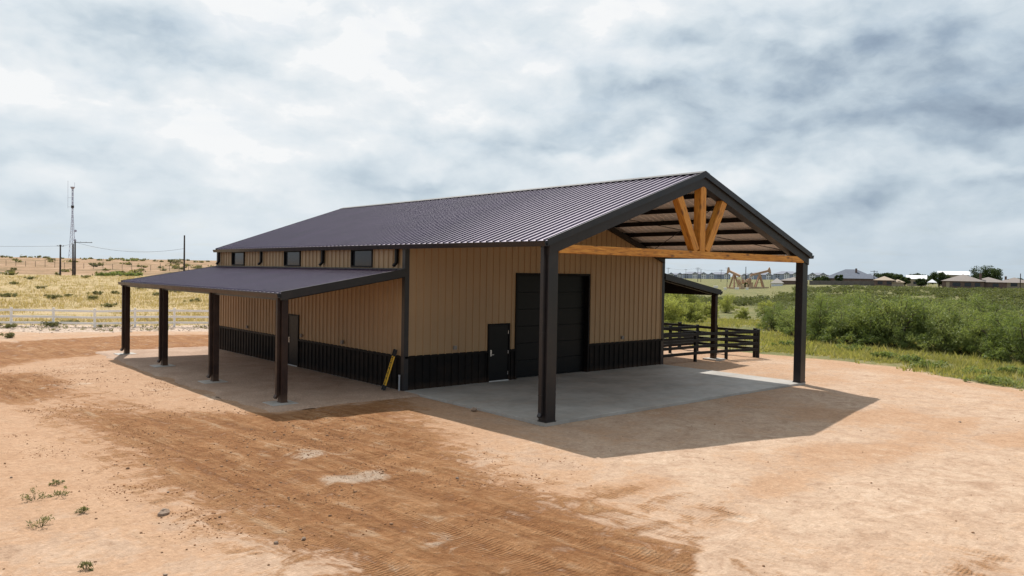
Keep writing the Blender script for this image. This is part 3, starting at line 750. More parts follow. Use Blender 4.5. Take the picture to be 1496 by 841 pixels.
def column(x, y, wx, wy, z0, z1, mat, down=None, base=0.0):
    m = MB(); m.box(x-wx/2, y-wy/2, z0, x+wx/2, y+wy/2, z1)
    c = m.build('column', mat, barn, 0.012)
    MB().box(x-wx/2-.015, y-wy/2-.015, z0-.005, x+wx/2+.015, y+wy/2+.015, z0+.02).build('base_plate', mat, c)
    if down:
        dx, dy, zt = down                                # downspout offset, its top
        q = MB(); px, py = x+dx, y+dy
        q.box(px-.045, py-.06, z0+.22, px+.045, py+.06, zt)
        sx = -1 if dx < 0 else 1
        q.bar((px, py, z0+.24), (px+sx*.08, py-.02, z0+.14), .11, .08)
        q.build('downspout', mat, c)
        for zz in (z0+.7, (z0+zt)/2, zt-.5): MB().box(px-.052, py-.067, zz, px+.052, py+.067, zz+.03).build('strap', mat, c)
column(.19, .14, .36, .30, 0.0, H-.10, 'dark_trim', (-.235, .0, H-.12))
column(W-.18, .14, .36, .30, 0.0, H-.10, 'dark_trim', (.235, .0, H-.12))
PY = [6.97, 12.40, 17.85, 23.12]
def lean_to(sx):
    x0 = 0 if sx < 0 else W; xe = x0+sx*LW
    m = MB(); m.prism([(x0+sx*.05, HU-.03), (xe, HL-.03), (xe, HL-.045), (x0+sx*.05, HU-.045)], 'y', P-.02, L)
    lr = m.build('lean_to_roof', 'roof_lining', barn)
    roof_slope(lr, xe+sx*.05, HL-.006, x0+sx*.03, HU-.003, P-.05, L-P+.09)
    q = MB(); q.prism([(x0+sx*.05, HU+.05), (xe+sx*.06, HL+.05), (xe+sx*.06, HL-.20), (x0+sx*.05, HU-.22)], 'y', P-.09, P-.055); q.build('rake_trim', 'dark_trim', lr)
    q = MB(); q.prism([(x0+sx*.05, HU+.05), (xe+sx*.06, HL+.05), (xe+sx*.06, HL-.20), (x0+sx*.05, HU-.22)], 'y', L+.045, L+.08); q.build('rake_trim', 'dark_trim', lr)
    q = MB(); q.box(min(x0+sx*.03, x0+sx*.11), P-.05, HU+.0, max(x0+sx*.03, x0+sx*.11), L, HU+.06); q.build('wall_flashing', 'dark_trim', lr)
    x, z = xe+sx*.06, HL-.01
    prof = [(x, z), (x, z-.12), (x+sx*.09, z-.12), (x+sx*.12, z-.01), (x+sx*.135, z-.01), (x+sx*.10, z-.135), (x-sx*.015, z-.135), (x-sx*.015, z)]
    q = MB(); q.prism(prof, 'y', P-.08, L+.07); q.build('gutter', 'dark_trim', lr)
    for i in range(4):
        xx = x0+sx*(.6+i*1.1); zz = HU-(HU-HL)*(.6+i*1.1)/LW-.05
        q = MB(); q.box(xx-.035, P+.02, zz-.18, xx+.035, L-.05, zz); q.build('purlin', 'purlin_steel', lr)
    q = MB(); q.box(min(xe-sx*.04, xe-sx*.2), P, HL-.22, max(xe-sx*.04, xe-sx*.2), L, HL-.07); q.build('eave_beam', 'dark_trim', lr)
    for y in PY:
        xc = xe-sx*.13
        column(xc, y, .20, .25, 0.0, HL-.22, 'bronze_steel', (sx*.16, .03, HL-.10))
        q = MB(); q.prism([(x0+sx*.05, HU-.05), (xe-sx*.05, HL-.05), (xe-sx*.05, HL-.23), (x0+sx*.05, HU-.26)], 'y', y-.07, y+.07); q.build('lean_to_rafter', 'purlin_steel', lr)
lean_to(-1); lean_to(1)
for sx in (-1, 1):
    for y in PY:
        x = (-LW+.08) if sx < 0 else W+LW-.08
        m = MB(); m.box(x-.42, y-.40, -.25, x+.38, y+.36, .004)
        tag(m.build('footing', 'concrete', None, .015), 'square pale concrete footing under the '+('nearest', 'second nearest', 'third nearest', 'farthest')[PY.index(y)]+(' left' if sx < 0 else ' right')+' lean-to post', 'footing', 'lean-to post footings')
# short downspouts from the upper gutter to the lean-to roof
for y in (7.23, 12.43, 18.1, 23.02):
    q = MB(); q.box(-.13, y-.06, 4.22, -.045, y+.06, H-.14); q.bar((-.09, y, 4.25), (-.20, y, 4.13), .11, .08); q.build('downspout', 'black_paint', barn)

# timber in the gable
def timber(name, a, b, w, h, upv):
    a = Vector(a); b = Vector(b); ln = (b-a).length
    m = MB().box(0, -w/2, -h/2, ln, w/2, h/2); o = m.build(name, 'cedar_timber', barn, .012)
    x = (b-a).normalized(); y = Vector((0, 1, 0)); z = x.cross(y).normalized()
    o.matrix_local = Matrix(((x.x, y.x, z.x, a.x), (x.y, y.y, z.y, a.y), (x.z, y.z, z.z, a.z), (0, 0, 0, 1)))
    return o
timber('timber_beam', (.372, .09, 4.655), (W-.362, .09, 4.655), .26, .235, None)
timber('king_post', (6.84, .10, 4.775), (6.84, .10, 6.92), .27, .29, None)
timber('strut', (6.56, .10, 4.78), (5.60, .10, 6.50), .25, .27, None)
timber('strut', (7.12, .10, 4.78), (8.08, .10, 6.50), .25, .27, None)
for a, b in (((5.2, .4, 6.45), (1.2, P-.3, 5.0)), ((1.2, .4, 5.0), (5.2, P-.3, 6.45)), ((8.4, .4, 6.45), (12.4, P-.3, 5.0)), ((12.4, .4, 5.0), (8.4, P-.3, 6.45))):
    MB().tube([a, b], .014, 6).build('brace_rod', 'purlin_steel', barn)

# ------------------------------------------------------------------ things by the barn
def ladder():
    a = Vector((-.42, 7.42, -.03)); b = Vector((-.065, 7.24, 1.34)); o = empty('ladder', (-.42, 7.42, -.03), 0, 'slim folded yellow ladder with black ends leaning on the dark wall corner', 'ladder')
    a -= Vector(o.location); b -= Vector(o.location); d = b-a; s = Vector((0.30, 0.95, 0)).normalized()*.105
    for q in (-1, 1):
        m = MB(); m.bar(tuple(a+s*q+d*.13), tuple(b+s*q-d*.16), .026, .045); m.build('rail', 'yellow_paint', o)
        m = MB(); m.bar(tuple(a+s*q), tuple(a+s*q+d*.13), .065, .085); m.build('foot', 'black_rubber', o)
        m = MB(); m.bar(tuple(b+s*q-d*.16), tuple(b+s*q), .06, .08); m.build('end_cap', 'black_rubber', o)
    for i in range(6):
        p_ = a+d*(.17+i*.125); m = MB(); m.bar(tuple(p_-s), tuple(p_+s), .03, .02); m.build('rung', 'black_rubber', o)
ladder()
m = MB(); m.tube([(-.10, 6.93, -.1), (-.10, 6.93, .46)], .028, 10); m.tube([(-.10, 6.93, .46), (-.10, 6.93, .52)], .036, 10)
tag(m.build('pipe_stub', 'pipe_grey'), 'short grey pipe standing at the dark barn corner', 'pipe')

# black board pen behind the right lean-to
def board_fence(name, pts, spacing, height, rails, rail_h, post_w, mat, label, cat, side=(0, 0), wood_t=.04):
    o = empty(name, (pts[0][0], pts[0][1], gz(*pts[0])), 0, label, cat); base = Vector(o.location); first = True
    for (a, b) in zip(pts[:-1], pts[1:]):
        a = Vector((*a, 0)); b = Vector((*b, 0)); n = max(1, round((b-a).length/spacing)); pp = [a.lerp(b, i/n) for i in range(n+1)]
        zz = [gz(p_.x, p_.y) for p_ in pp]
        for i, p_ in enumerate(pp):
            if i == 0 and not first: continue
            m = MB(); m.box(-post_w/2, -post_w/2, -.25, post_w/2, post_w/2, height); c = m.build('post', mat, o, .008); c.location = Vector((p_.x, p_.y, zz[i]))-base
            ang = math.atan2((b-a).y, (b-a).x); c.rotation_euler = (0, 0, ang)
            m = MB(); m.box(-post_w/2-.012, -post_w/2-.012, height, post_w/2+.012, post_w/2+.012, height+.025); m.build('post_cap', mat, c, .006)
        first = False
        d = (b-a).normalized(); off = Vector((d.y, -d.x, 0))*(post_w/2+wood_t/2+.001)*side[0]
        for i in range(n):
            for z in rails:
                m = MB(); m.bar(tuple(Vector((pp[i].x, pp[i].y, zz[i]+z))+off-base+d*.004), tuple(Vector((pp[i+1].x, pp[i+1].y, zz[i+1]+z))+off-base-d*.004), wood_t, rail_h); m.build('rail', mat, o, .005)
    return o
RL = (.42, .72, 1.01, 1.30)
board_fence('pen_fence', [(13.85, 6.98), (16.3, 6.93), (18.55, 6.74), (20.7, 6.33)], 2.3, 1.40, RL, .135, .12, 'black_fence', 'black board fence in front of the pen, nearest run beside the lean-to post', 'fence', (1,))
board_fence('pen_fence', [(20.78, 6.55), (20.95, 22.9)], 2.3, 1.44, RL, .135, .15, 'black_fence', 'black board fence along the far side of the pen, running back from its corner', 'fence', (1,))
board_fence('pen_fence', [(13.85, 10.1), (20.75, 10.0)], 2.3, 1.40, RL, .135, .12, 'black_fence', 'black board fence dividing the pen, running back behind the nearest run', 'fence', (1,))

# white rail fence at the left edge of the yard
fa = on_ground(-60, 479); fdir = Vector((4.61+5.55, 38.48-43.66, 0)).normalized(); f0 = Vector((-5.55, 43.66, 0))
board_fence('rail_fence', [tuple((f0-fdir*9.7)[:2]), tuple((f0+fdir*19.4)[:2])], 2.42, 1.22, (.27, .66, 1.07), .14, .13, 'white_vinyl', 'white three-rail fence between the dirt yard and the dry grass', 'fence', (0,), .045)

# stones lying in the yard
def blob_mesh(name, r, seed, mat, sub=2, flat=.65):
    bm = bmesh.new(); bmesh.ops.create_icosphere(bm, subdivisions=sub, radius=r); rr = random.Random(seed)
    ax = [Vector((rr.uniform(-1, 1), rr.uniform(-1, 1), rr.uniform(-1, 1))).normalized() for _ in range(7)]
    for v in bm.verts:
        dd = v.co.normalized(); kf = 1
        for a in ax: kf -= .28*max(0, dd.dot(a)-.55)/.45
        v.co = Vector((v.co.x*kf, v.co.y*kf*.8, v.co.z*kf*flat))
    me = bpy.data.meshes.new(name); bm.to_mesh(me); bm.free(); me.materials.append(MAT[mat]); return me
ROCKS = [(238, 751, .13, 'fist-sized grey-brown stone on pale dirt at lower left'), (692, 600, .16, 'dark stone beside the left edge of the concrete slab'),
         (404, 795, .09, 'small upright dark clod on the brown tracks at the bottom'), (246, 718, .07, 'small dark stone on the pale edge of the tracks'),
         (16, 697, .07, 'small dark stone at the left edge of the picture'), (443, 786, .10, 'low dark clod on the brown tracks near the bottom'),
         (668, 697, .09, 'small pale stone on the brown tracks near the middle'), (242, 838, .08, 'small stone at the bottom edge near the left corner'),
         (1402, 617, .10, 'dark clod on the pale dirt right of the barn shadow'), (892, 658, .05, 'tiny pebble beside the barn shadow corner')]
for i, (x, y, r, lab) in enumerate(ROCKS):
    r = r*.85 if i < 2 else r*.5
    c = on_ground(x, y, -.06); o = bpy.data.objects.new('stone', blob_mesh('stone', r, 40+i, 'stone')); o.location = (c[0], c[1], gz(c[0], c[1])+r*.35); o.rotation_euler = (0, 0, i*1.3); link(o); tag(o, lab, 'stone', 'loose stones in the yard')

def scatter_clods(name, label, pts, rad, mat):
    """small lumps too many to count, one object"""
    t = (1+5**.5)/2
    iv = np.array([(-1, t, 0), (1, t, 0), (-1, -t, 0), (1, -t, 0), (0, -1, t), (0, 1, t), (0, -1, -t), (0, 1, -t), (t, 0, -1), (t, 0, 1), (-t, 0, -1), (-t, 0, 1)])/math.hypot(1, t)
    fc = np.array([(0, 11, 5), (0, 5, 1), (0, 1, 7), (0, 7, 10), (0, 10, 11), (1, 5, 9), (5, 11, 4), (11, 10, 2), (10, 7, 6), (7, 1, 8), (3, 9, 4), (3, 4, 2), (3, 2, 6), (3, 6, 8), (3, 8, 9), (4, 9, 5), (2, 4, 11), (6, 2, 10), (8, 6, 7), (9, 8, 1)])
    n = len(pts); V = iv[None]*(1+rng.uniform(-.3, .3, (n, 12, 1)))*np.asarray(rad)[:, None, None]*np.array([1, 1, .7])*(1+rng.uniform(-.25, .25, (n, 1, 3)))
    zz = np.array([gz(a, b) for a, b in pts]); V = V+np.concatenate([np.asarray(pts), (zz+np.asarray(rad)*.25)[:, None]], 1)[:, None]
    Fc = fc[None]+12*np.arange(n)[:, None, None]
    o = bpy.data.objects.new(name, np_mesh(name, V.reshape(-1, 3), Fc.reshape(-1, 3), mat)); link(o); tag(o, label, kind='stuff')
def clods():
    pts, rad = [], []
    while len(pts) < 2000:
        s = rng.choice([-3.1, -1.6, -.3, .9, 2.0, 2.9, 3.9])+rng.normal(0, .45); t = rng.uniform(-2, 22)
        q = ta[:2]+tdir*t+tnor*s
        if fbm(q[0], q[1], 1.7, 3) < rng.uniform(-.1, .35): continue
        if q[0] > -5.4 and q[1] > 5.4: continue
        pts.append(q); rad.append(min(.035, .005+rng.exponential(.006)))
    for _ in range(900):
        x, y = rng.uniform(-14, 18), rng.uniform(-11, -.5)
        pts.append((x, y)); rad.append(min(.03, .004+rng.exponential(.004)))
    scatter_clods('dirt_clods', 'small dirt clods scattered over the wheel tracks', pts, rad, 'clod_soil')
    pts, rad = [], []
    while len(pts) < 9000:
        s = rng.choice([-3.1, -2.85, -1.2, -.3, .8, 1.05, 1.95, 2.9, 3.75])+rng.normal(0, .38); t = rng.uniform(-3, 24); q = ta[:2]+tdir*t+tnor*(s-.5*math.sin(t*.14+1.0))
        if fbm(q[0], q[1], 1.1, 3) < rng.uniform(-.05, .3) or (q[0] > -5.4 and q[1] > 5.4): continue
        pts.append(q); rad.append(min(.022, .004+rng.exponential(.0045)))
    scatter_clods('soil_crumbs', 'loose crumbs of brown soil thrown up along the wheel tracks', pts, rad, 'crumb_soil')
    pts, rad = [], []
    while len(pts) < 1500:
        x = rng.uniform(-16, 14); y = 39.5-.52*x+rng.normal(0, 1.7); pts.append((x, y)); rad.append(min(.13, .02+rng.exponential(.022)))
    scatter_clods('caliche_rubble', 'pale broken rubble along the white fence', pts, rad, 'rubble_stone')
clods()

# ------------------------------------------------------------------ vegetation
def leaf_cloud(centres, radii, per, lw, ll, droop=.3, seed=0, flat=.8, tint_by=None):
    """leaf-sized faces gathered into clumps; returns verts, faces, tint"""
    g = np.random.default_rng(seed); V = []; T = []; zz_ = [q[2] for q in centres]; zlo, zhi = min(zz_), max(zz_)
    for i, (c, r) in enumerate(zip(centres, radii)):
        d = g.normal(0, 1, (per, 3)); d /= np.linalg.norm(d, axis=1)[:, None]
        p_ = c+d*(r*g.random((per, 1))**.45)*np.array([1, 1, flat])
        ax = d*.6+g.normal(0, .6, (per, 3)); ax[:, 2] -= droop; ax /= np.linalg.norm(ax, axis=1)[:, None]
        sd = np.cross(ax, g.normal(0, 1, (per, 3))); sd /= np.linalg.norm(sd, axis=1)[:, None]
        l = ll*g.uniform(.6, 1.35, (per, 1)); w = lw*g.uniform(.6, 1.3, (per, 1))
        V.append(np.stack([p_-ax*l/2, p_+sd*w/2, p_+ax*l/2, p_-sd*w/2], 1)); base = g.uniform(0, 1)*.5+.5*(c[2]-zlo)/(zhi-zlo+.01)*g.uniform(.4, 1); T.append(np.clip(base*.75+g.uniform(0, .3, per), 0, 1))  # higher clumps get a paler tint: sunlit tops painted into the leaf colour
    V = np.concatenate(V); n = len(V); return V.reshape(-1, 3), np.arange(4*n).reshape(n, 4), np.concatenate(T)
def shrub_form(seed, height, width, nstem=5):
    g = np.random.default_rng(seed); cs, rs, tubes = [], [], []
    for s in range(nstem):
        a = 2*math.pi*s/nstem+g.uniform(-.6, .6); lean = g.uniform(.1, 1.0); hh = height*g.uniform(.55, 1.0)
        p0 = np.array([.1*math.cos(a), .1*math.sin(a), -.1]); p1 = np.array([math.cos(a)*width*.16*lean, math.sin(a)*width*.16*lean, hh*.36]); p2 = np.array([math.cos(a)*width*.42*lean, math.sin(a)*width*.42*lean, hh*(1-.25*lean)])
        tubes.append(([p0, p1, p2], [.05, .035, .012]))
        for b in range(9):
            t = g.uniform(-.1, 1.12); q = p1+(p2-p1)*t + np.array([g.normal(0, width*.10), g.normal(0, width*.10), g.normal(0, height*.06)])
            q[2] = max(q[2], height*.12)
            cs.append(q); rs.append(g.uniform(.07, .15)*width); tubes.append(([p1+(p2-p1)*max(0, t-.3), q], [.016, .005]))
        for b in range(3):                                  # low skirt shoots
            q = np.array([math.cos(a+g.normal(0, .5))*width*g.uniform(.2, .5), math.sin(a+g.normal(0, .5))*width*g.uniform(.2, .5), height*g.uniform(.08, .3)])
            cs.append(q); rs.append(g.uniform(.05, .10)*width); tubes.append(([p0, q], [.014, .005]))
    return cs, rs, tubes
MESQ = []
for i in range(6):
    hgt = (2.9, 3.2, 2.5, 2.2, 3.0, 1.9)[i]; wid = (4.2, 4.6, 3.8, 3.2, 3.6, 3.0)[i]
    cs, rs, tb = shrub_form(100+i, hgt, wid, 7)
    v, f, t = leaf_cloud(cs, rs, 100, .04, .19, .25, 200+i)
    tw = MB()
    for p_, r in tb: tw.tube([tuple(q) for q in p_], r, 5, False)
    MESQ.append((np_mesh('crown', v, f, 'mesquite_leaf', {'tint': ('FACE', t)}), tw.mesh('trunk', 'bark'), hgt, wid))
PALE = []
for me_, tr_, a_, b_ in MESQ:
    me_ = me_.copy(); me_.materials[0] = MAT['pale_mesquite_leaf']; PALE.append((me_, tr_))
def mesquite(x, y, kind, sc, label, group, pale=False):
    o = empty('mesquite_tree', (x, y, gz(x, y)), rng.uniform(0, 6.28), label, 'tree', group); o.scale = (sc, sc, sc*rng.uniform(.9, 1.1))
    link(bpy.data.objects.new('crown', (PALE if pale else MESQ)[kind][0]), o); link(bpy.data.objects.new('trunk', MESQ[kind][1]), o)
placed = []
FR = [(1160, 490, .75), (1195, 497, .85), (1232, 501, .95), (1272, 504, 1.02), (1312, 507, 1.08), (1352, 509, 1.0), (1388, 513, .85), (1420, 516, .95), (1462, 522, .9), (1500, 530, 1.0)]
BK = [(1180, 478, .7), (1222, 482, .85), (1258, 484, .95), (1292, 486, .9), (1330, 487, 1.0), (1368, 489, .8), (1404, 490, .7), (1440, 495, .95), (1484, 500, 1.05), (1130, 481, .6), (1150, 474, .7), (1205, 468, .8), (1240, 467, .7), (1280, 470, .8), (1320, 470, .75), (1420, 474, .8), (1470, 480, .8), (1380, 472, .7)]
for i, (x, y, sc) in enumerate(FR):
    c = on_ground(x, y); mesquite(c[0], c[1], i % 5, sc*1.08, nth(i)+' of the mesquite trees in the front row beyond the grass', 'mesquite trees fronting the thicket'); placed.append(c[:2])
for i, (x, y, sc) in enumerate(sorted(BK)):
    c = on_ground(x, y); mesquite(c[0], c[1], (i*2+1) % 6, sc*1.0, nth(i)+' of the mesquite trees standing behind the front row', 'mesquite trees behind the front row'); placed.append(c[:2])
PENX = sorted((985, 1012, 972, 1035, 1000, 1060, 976, 1085, 1120))
for i, (x, y, s) in enumerate([(985, 468, 1.0), (1012, 470, .85), (972, 478, .9), (1035, 462, .8), (1000, 456, 1.0), (1060, 456, .7), (976, 450, 1.0), (1085, 466, .55), (1120, 460, .6)]):
    c = on_ground(x, y); mesquite(c[0], c[1], (i+2) % 6, s, nth(PENX.index(x))+' of the yellow-green mesquite bushes seen behind the black pen', 'mesquite bushes behind the pen', True); placed.append(c[:2])
def thicket():
    """the rest of the scrub, reading as one mass"""
    V, Fa, T = [], [], []; off = 0; n = 0
    forms = []
    for i in range(8):
        g = np.random.default_rng(300+i); nc = 13
        cs = [np.array([g.normal(0, .8), g.normal(0, .8), g.uniform(.3, 1.6)]) for _ in range(nc)]
        forms.append((leaf_cloud(cs, g.uniform(.35, .75, nc), 38, .10, .30, .2, 310+i), leaf_cloud(cs, g.uniform(.4, .8, nc), 9, .28, .55, .2, 330+i)))
    while n < 2600:
        az = math.radians(rng.uniform(50, 80)); r = 62+200*rng.random(); x = CAM[0]+r*math.sin(az); y = CAM[1]+r*math.cos(az)
        if r > 262 or x < 26: continue
        d = math.degrees(az)
        if d < 61 and r > 175: continue
        if fbm(x, y, 22, 3) < -.22+.28*(d < 60): continue
        near = r < 120; v, f, t = forms[rng.integers(8)][0 if near else 1]
        s = rng.uniform(.55, 1.1)*float(np.interp(r, [60, 85, 120, 260], [.9, .75, .55, .5])); a = rng.uniform(0, 6.28)
        vr = np.stack([v[:, 0]*math.cos(a)-v[:, 1]*math.sin(a), v[:, 0]*math.sin(a)+v[:, 1]*math.cos(a), v[:, 2]], 1)*s*np.array([1.25, 1.25, 1])
        V.append(vr+np.array([x, y, gz(x, y)-.1])); Fa.append(f+off); T.append(np.clip(t*.7+rng.uniform(-.1, .35), 0, 1)); off += len(v); n += 1
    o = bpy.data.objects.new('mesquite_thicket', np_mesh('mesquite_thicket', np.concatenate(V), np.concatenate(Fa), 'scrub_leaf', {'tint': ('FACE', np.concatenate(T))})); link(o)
    tag(o, 'dense green mesquite scrub filling the field to the houses', kind='stuff')
thicket()

def blades(name, label, pts, hgt, mat, nb=5, wid=.03, spread=.10):
    g = rng; P_ = np.asarray(pts); n = len(P_); z = np.array([gz(a, b) for a, b in P_]); h = np.asarray(hgt)
    c = np.concatenate([P_, z[:, None]], 1)[:, None, :].repeat(nb, 1).reshape(-1, 3); hh = h[:, None].repeat(nb, 1).ravel()*g.uniform(.5, 1.1, n*nb)
    a = g.uniform(0, 6.283, n*nb); off = np.stack([np.cos(a), np.sin(a), 0*a], 1)
    b = c+off*(g.random((n*nb, 1))*spread); tip = b+off*(hh[:, None]*g.uniform(.2, .9, (n*nb, 1)))+np.stack([0*a, 0*a, hh], 1)
    a2 = g.uniform(0, 6.283, n*nb); w = np.stack([np.cos(a2), np.sin(a2), 0*a2], 1)*(wid*(.5+hh/np.mean(hh)*.5))[:, None]; b[:, 2] -= .02
    V = np.stack([b-w, b+w, tip], 1).reshape(-1, 3); f = np.arange(len(V)).reshape(-1, 3)
    t = (g.random(n)*.6)[:, None].repeat(nb, 1).ravel()+g.random(n*nb)*.4
    o = bpy.data.objects.new(name, np_mesh(name, V, f, mat, {'tint': ('FACE', t)})); link(o); return tag(o, label, kind='stuff') if label else o
def meadow():
    pts, h = [], []
    while len(pts) < 20000:
        az = math.radians(rng.uniform(52, 79)); r = rng.uniform(33, 75); x = CAM[0]+r*math.sin(az); y = CAM[1]+r*math.cos(az); e = x-veg_edge(y)
        if e < -.6+rng.random()*2.2: continue
        if fbm(x, y, 3.2, 3) < -.05+rng.normal(0, .15): continue
        pts.append((x, y)); h.append(rng.uniform(.08, .26)*(1+.9*(rng.random() < .06)))
    blades('grass_strip', 'yellow-green grass strip between the dirt and the mesquite thicket', pts, h, 'green_grass', 5, .028, .14)
    pts, h = [], []
    while len(pts) < 14000:
        az = math.radians(rng.uniform(3, 32)); r = 58+170*rng.random()**1.5; x = CAM[0]+r*math.sin(az); y = CAM[1]+r*math.cos(az)
        if y+.52*x < 43.5 or fbm(x, y, 9, 3) < -.12+rng.normal(0, .2): continue
        pts.append((x, y)); h.append(rng.uniform(.10, .30)*(1+r/250))
    blades('dry_grass', 'dry yellow grassland beyond the white fence', pts, h, 'dry_grass', 4, .032, .40)
    pts, h = [], []
    for _ in range(260):
        x = rng.uniform(-12, 14); y = 40.6-.52*x+rng.normal(0, 1.6); pts.append((x, y)); h.append(rng.uniform(.08, .25))
    blades('fence_line_weeds', 'sparse low weeds in the rubble along the white fence', pts, h, 'bush_leaf', 9, .02, .15)
meadow()
# single bushes in the dry field and up on the far bank
def bush(x, y, s, label, group, mat='bush_leaf', seed=0):
    g = np.random.default_rng(seed); cs = [np.array([g.normal(0, .55), g.normal(0, .55), g.uniform(.15, .6)]) for _ in range(12)]
    v, f, t = leaf_cloud(cs, g.uniform(.25, .45, 12), 45, .10, .28, .0, seed+1)
    o = empty('bush', (x, y, gz(x, y)), 0, label, 'bush', group); s *= .72 if group == 'bushes in the dry field' else 1; o.scale = (s*1.15, s*1.15, s)
    link(bpy.data.objects.new('crown', np_mesh('crown', v, f, mat, {'tint': ('FACE', t)})), o)
    tw = MB()
    for c in cs[:6]: tw.tube([(0, 0, -.05), tuple(c)], [.03, .01], 5, False)
    link(bpy.data.objects.new('stem', tw.mesh('stem', 'bark')), o)
DRY = [(8, 434, .8), (17, 434, .8), (78, 437, .9), (100, 434, .7), (135, 438, .9), (142, 431, .9), (170, 430, .8), (70, 433, .5), (160, 447, .7), (45, 413, 1.1), (125, 412, 1.2), (60, 423, .8), (205, 424, .9), (230, 432, .8), (260, 428, .9), (285, 440, .8), (20, 418, .9)]; DRY.sort()
for i, (x, y, s) in enumerate(DRY):
    c = on_ground(x, y); bush(c[0], c[1], s, nth(i)+' of the olive bushes in the dry grass field', 'bushes in the dry field', 'bush_leaf', 500+i)
for i, (x, d, s) in enumerate(sorted([(97, 300, .9), (140, 330, 2.0), (150, 245, 1.5), (165, 240, 1.6), (178, 246, 1.7), (190, 242, 1.5), (200, 250, 1.6), (255, 380, 2.4), (186, 400, 1.4), (195, 402, 1.5), (55, 440, 1.5), (68, 445, 1.3), (20, 300, 1.0), (4, 430, 1.2), (205, 300, 1.1)])):
    c = at(x, 400, d); bush(c[0], c[1], s, nth(i)+' of the green bushes on the far red bank', 'bushes on the far bank', 'mesquite_leaf' if 145 < x < 203 else 'bush_leaf', 600+i)
for i, (x, y, s) in enumerate([(100, 472, .35), (76, 476, .45), (15, 492, .35), (11, 478, .4), (150, 475, .3)]):
    c = on_ground(x, y); bush(c[0], c[1], s, nth((3, 2, 1, 0, 4)[i])+' of the low weed clumps along the white fence', 'weed clumps by the fence', 'bush_leaf', 640+i)
for i, (x, y, s) in enumerate(sorted([(1296, 522, .5), (1325, 527, .5), (1362, 537, .55), (1462, 528, .75), (1445, 556, .42), (1468, 560, .4), (1432, 545, .45), (1482, 545, .5), (1250, 512, .5), (1150, 505, .5)])):
    c = on_ground(x, y); bush(c[0], c[1], s, nth(i)+' of the small shrubs growing in the grass strip', 'shrubs in the grass strip', 'mesquite_leaf', 660+i)
# weeds sprouting from the bare dirt at lower left
for i, (x, y, s, lab) in enumerate([(51, 729, .30, 'largest green weed on the bare dirt at lower left'), (60, 768, .24, 'spindly pale weed below the largest one at lower left'), (88, 724, .20, 'small green weed right of the largest one at lower left'),
                                    (120, 748, .15, 'tiny dark green weed sprout right of the other weeds'), (82, 706, .13, 'small dry weed above the others at lower left'),
                                    (125, 828, .14, 'flat green weed at the bottom edge of the dirt')]):
    c = on_ground(x, y, -.05); g = np.random.default_rng(700+i)
    s *= .8; n = 7; cs = [np.array([g.normal(0, s*.5), g.normal(0, s*.5), g.uniform(.1, .75)*s]) for _ in range(n)]
    v, f, t = leaf_cloud(cs, [s*.32]*n, 18, .014, .06, .0, 720+i)
    o = empty('weed', (c[0], c[1], gz(c[0], c[1])), 0, lab, 'weed', 'weeds on the bare dirt')
    link(bpy.data.objects.new('leaves', np_mesh('leaves', v, f, 'weed_leaf', {'tint': ('FACE', t)})), o)
    tw = MB()
    for q in cs: tw.tube([(0, 0, -.03), tuple(q)], [.006, .003], 4, False)
    link(bpy.data.objects.new('stem', tw.mesh('stem', 'weed_leaf')), o)

def far_tree(x, dist, hgt, wid, label, seed):
    c = at(x, 405, dist); g = np.random.default_rng(seed); z = gz(c[0], c[1])
    o = empty('tree', (c[0], c[1], z), 0, label, 'tree', 'trees among the far houses'); n = 26; cs = []
    for _ in range(n):
        a = g.uniform(0, 6.283); rr = g.random()**.5; hh = g.uniform(.32, .95); wgt = math.sqrt(max(0.1, 1-((hh-.6)/.5)**2))
        cs.append(np.array([math.cos(a)*rr*wid*.42*wgt, math.sin(a)*rr*wid*.42*wgt, hgt*hh]))
    v, f, t = leaf_cloud(cs, g.uniform(.12, .20, n)*wid, 150, .24, .5, .1, seed+1, .75)
    link(bpy.data.objects.new('crown', np_mesh('crown', v, f, 'tree_leaf', {'tint': ('FACE', t)})), o)
    tw = MB(); tw.tube([(0, 0, -.3), (.05, 0, hgt*.4), (0, .1, hgt*.8)], [.25, .18, .06], 6)
    for q in cs[:8]: tw.tube([(0, 0, hgt*.35), tuple(q)], [.09, .03], 5, False)
    link(bpy.data.objects.new('trunk', tw.mesh('trunk', 'bark')), o)

# ------------------------------------------------------------------ far structures
def face_rz(dirxy):                       # turn a thing so that its local -Y faces the camera
    return math.atan2(dirxy[1], dirxy[0])+math.pi/2
def view_rz(x, dist):
    c = at(x, 400, dist); return c, math.atan2(c[1]-CAM[1], c[0]-CAM[0])-math.pi/2
def hip_roof(m, x0, x1, y0, y1, z, h, over=.5, ridge=.5):
    x0 -= over; x1 += over; y0 -= over; y1 += over; my = (y0+y1)/2; e = (y1-y0)/2*ridge*2
    e = min(e, (x1-x0)/2-.05)
    A, B, C_, D = (x0, y0, z), (x1, y0, z), (x1, y1, z), (x0, y1, z); E_, F_ = (x0+e, my, z+h), (x1-e, my, z+h)
    m.face((A, B, F_, E_)); m.face((B, C_, F_)); m.face((C_, D, E_, F_)); m.face((D, A, E_)); m.face((A, D, C_, B)); return m
def gable_roof(m, x0, x1, y0, y1, z, h, over=.4):
    m.prism([(y0-over, z), ((y0+y1)/2, z+h), (y1+over, z), (y1+over, z-.15), ((y0+y1)/2, z+h-.15), (y0-over, z-.15)], 'x', x0-over, x1+over); return m
def px_w(px, dist): return px*dist/F_PX

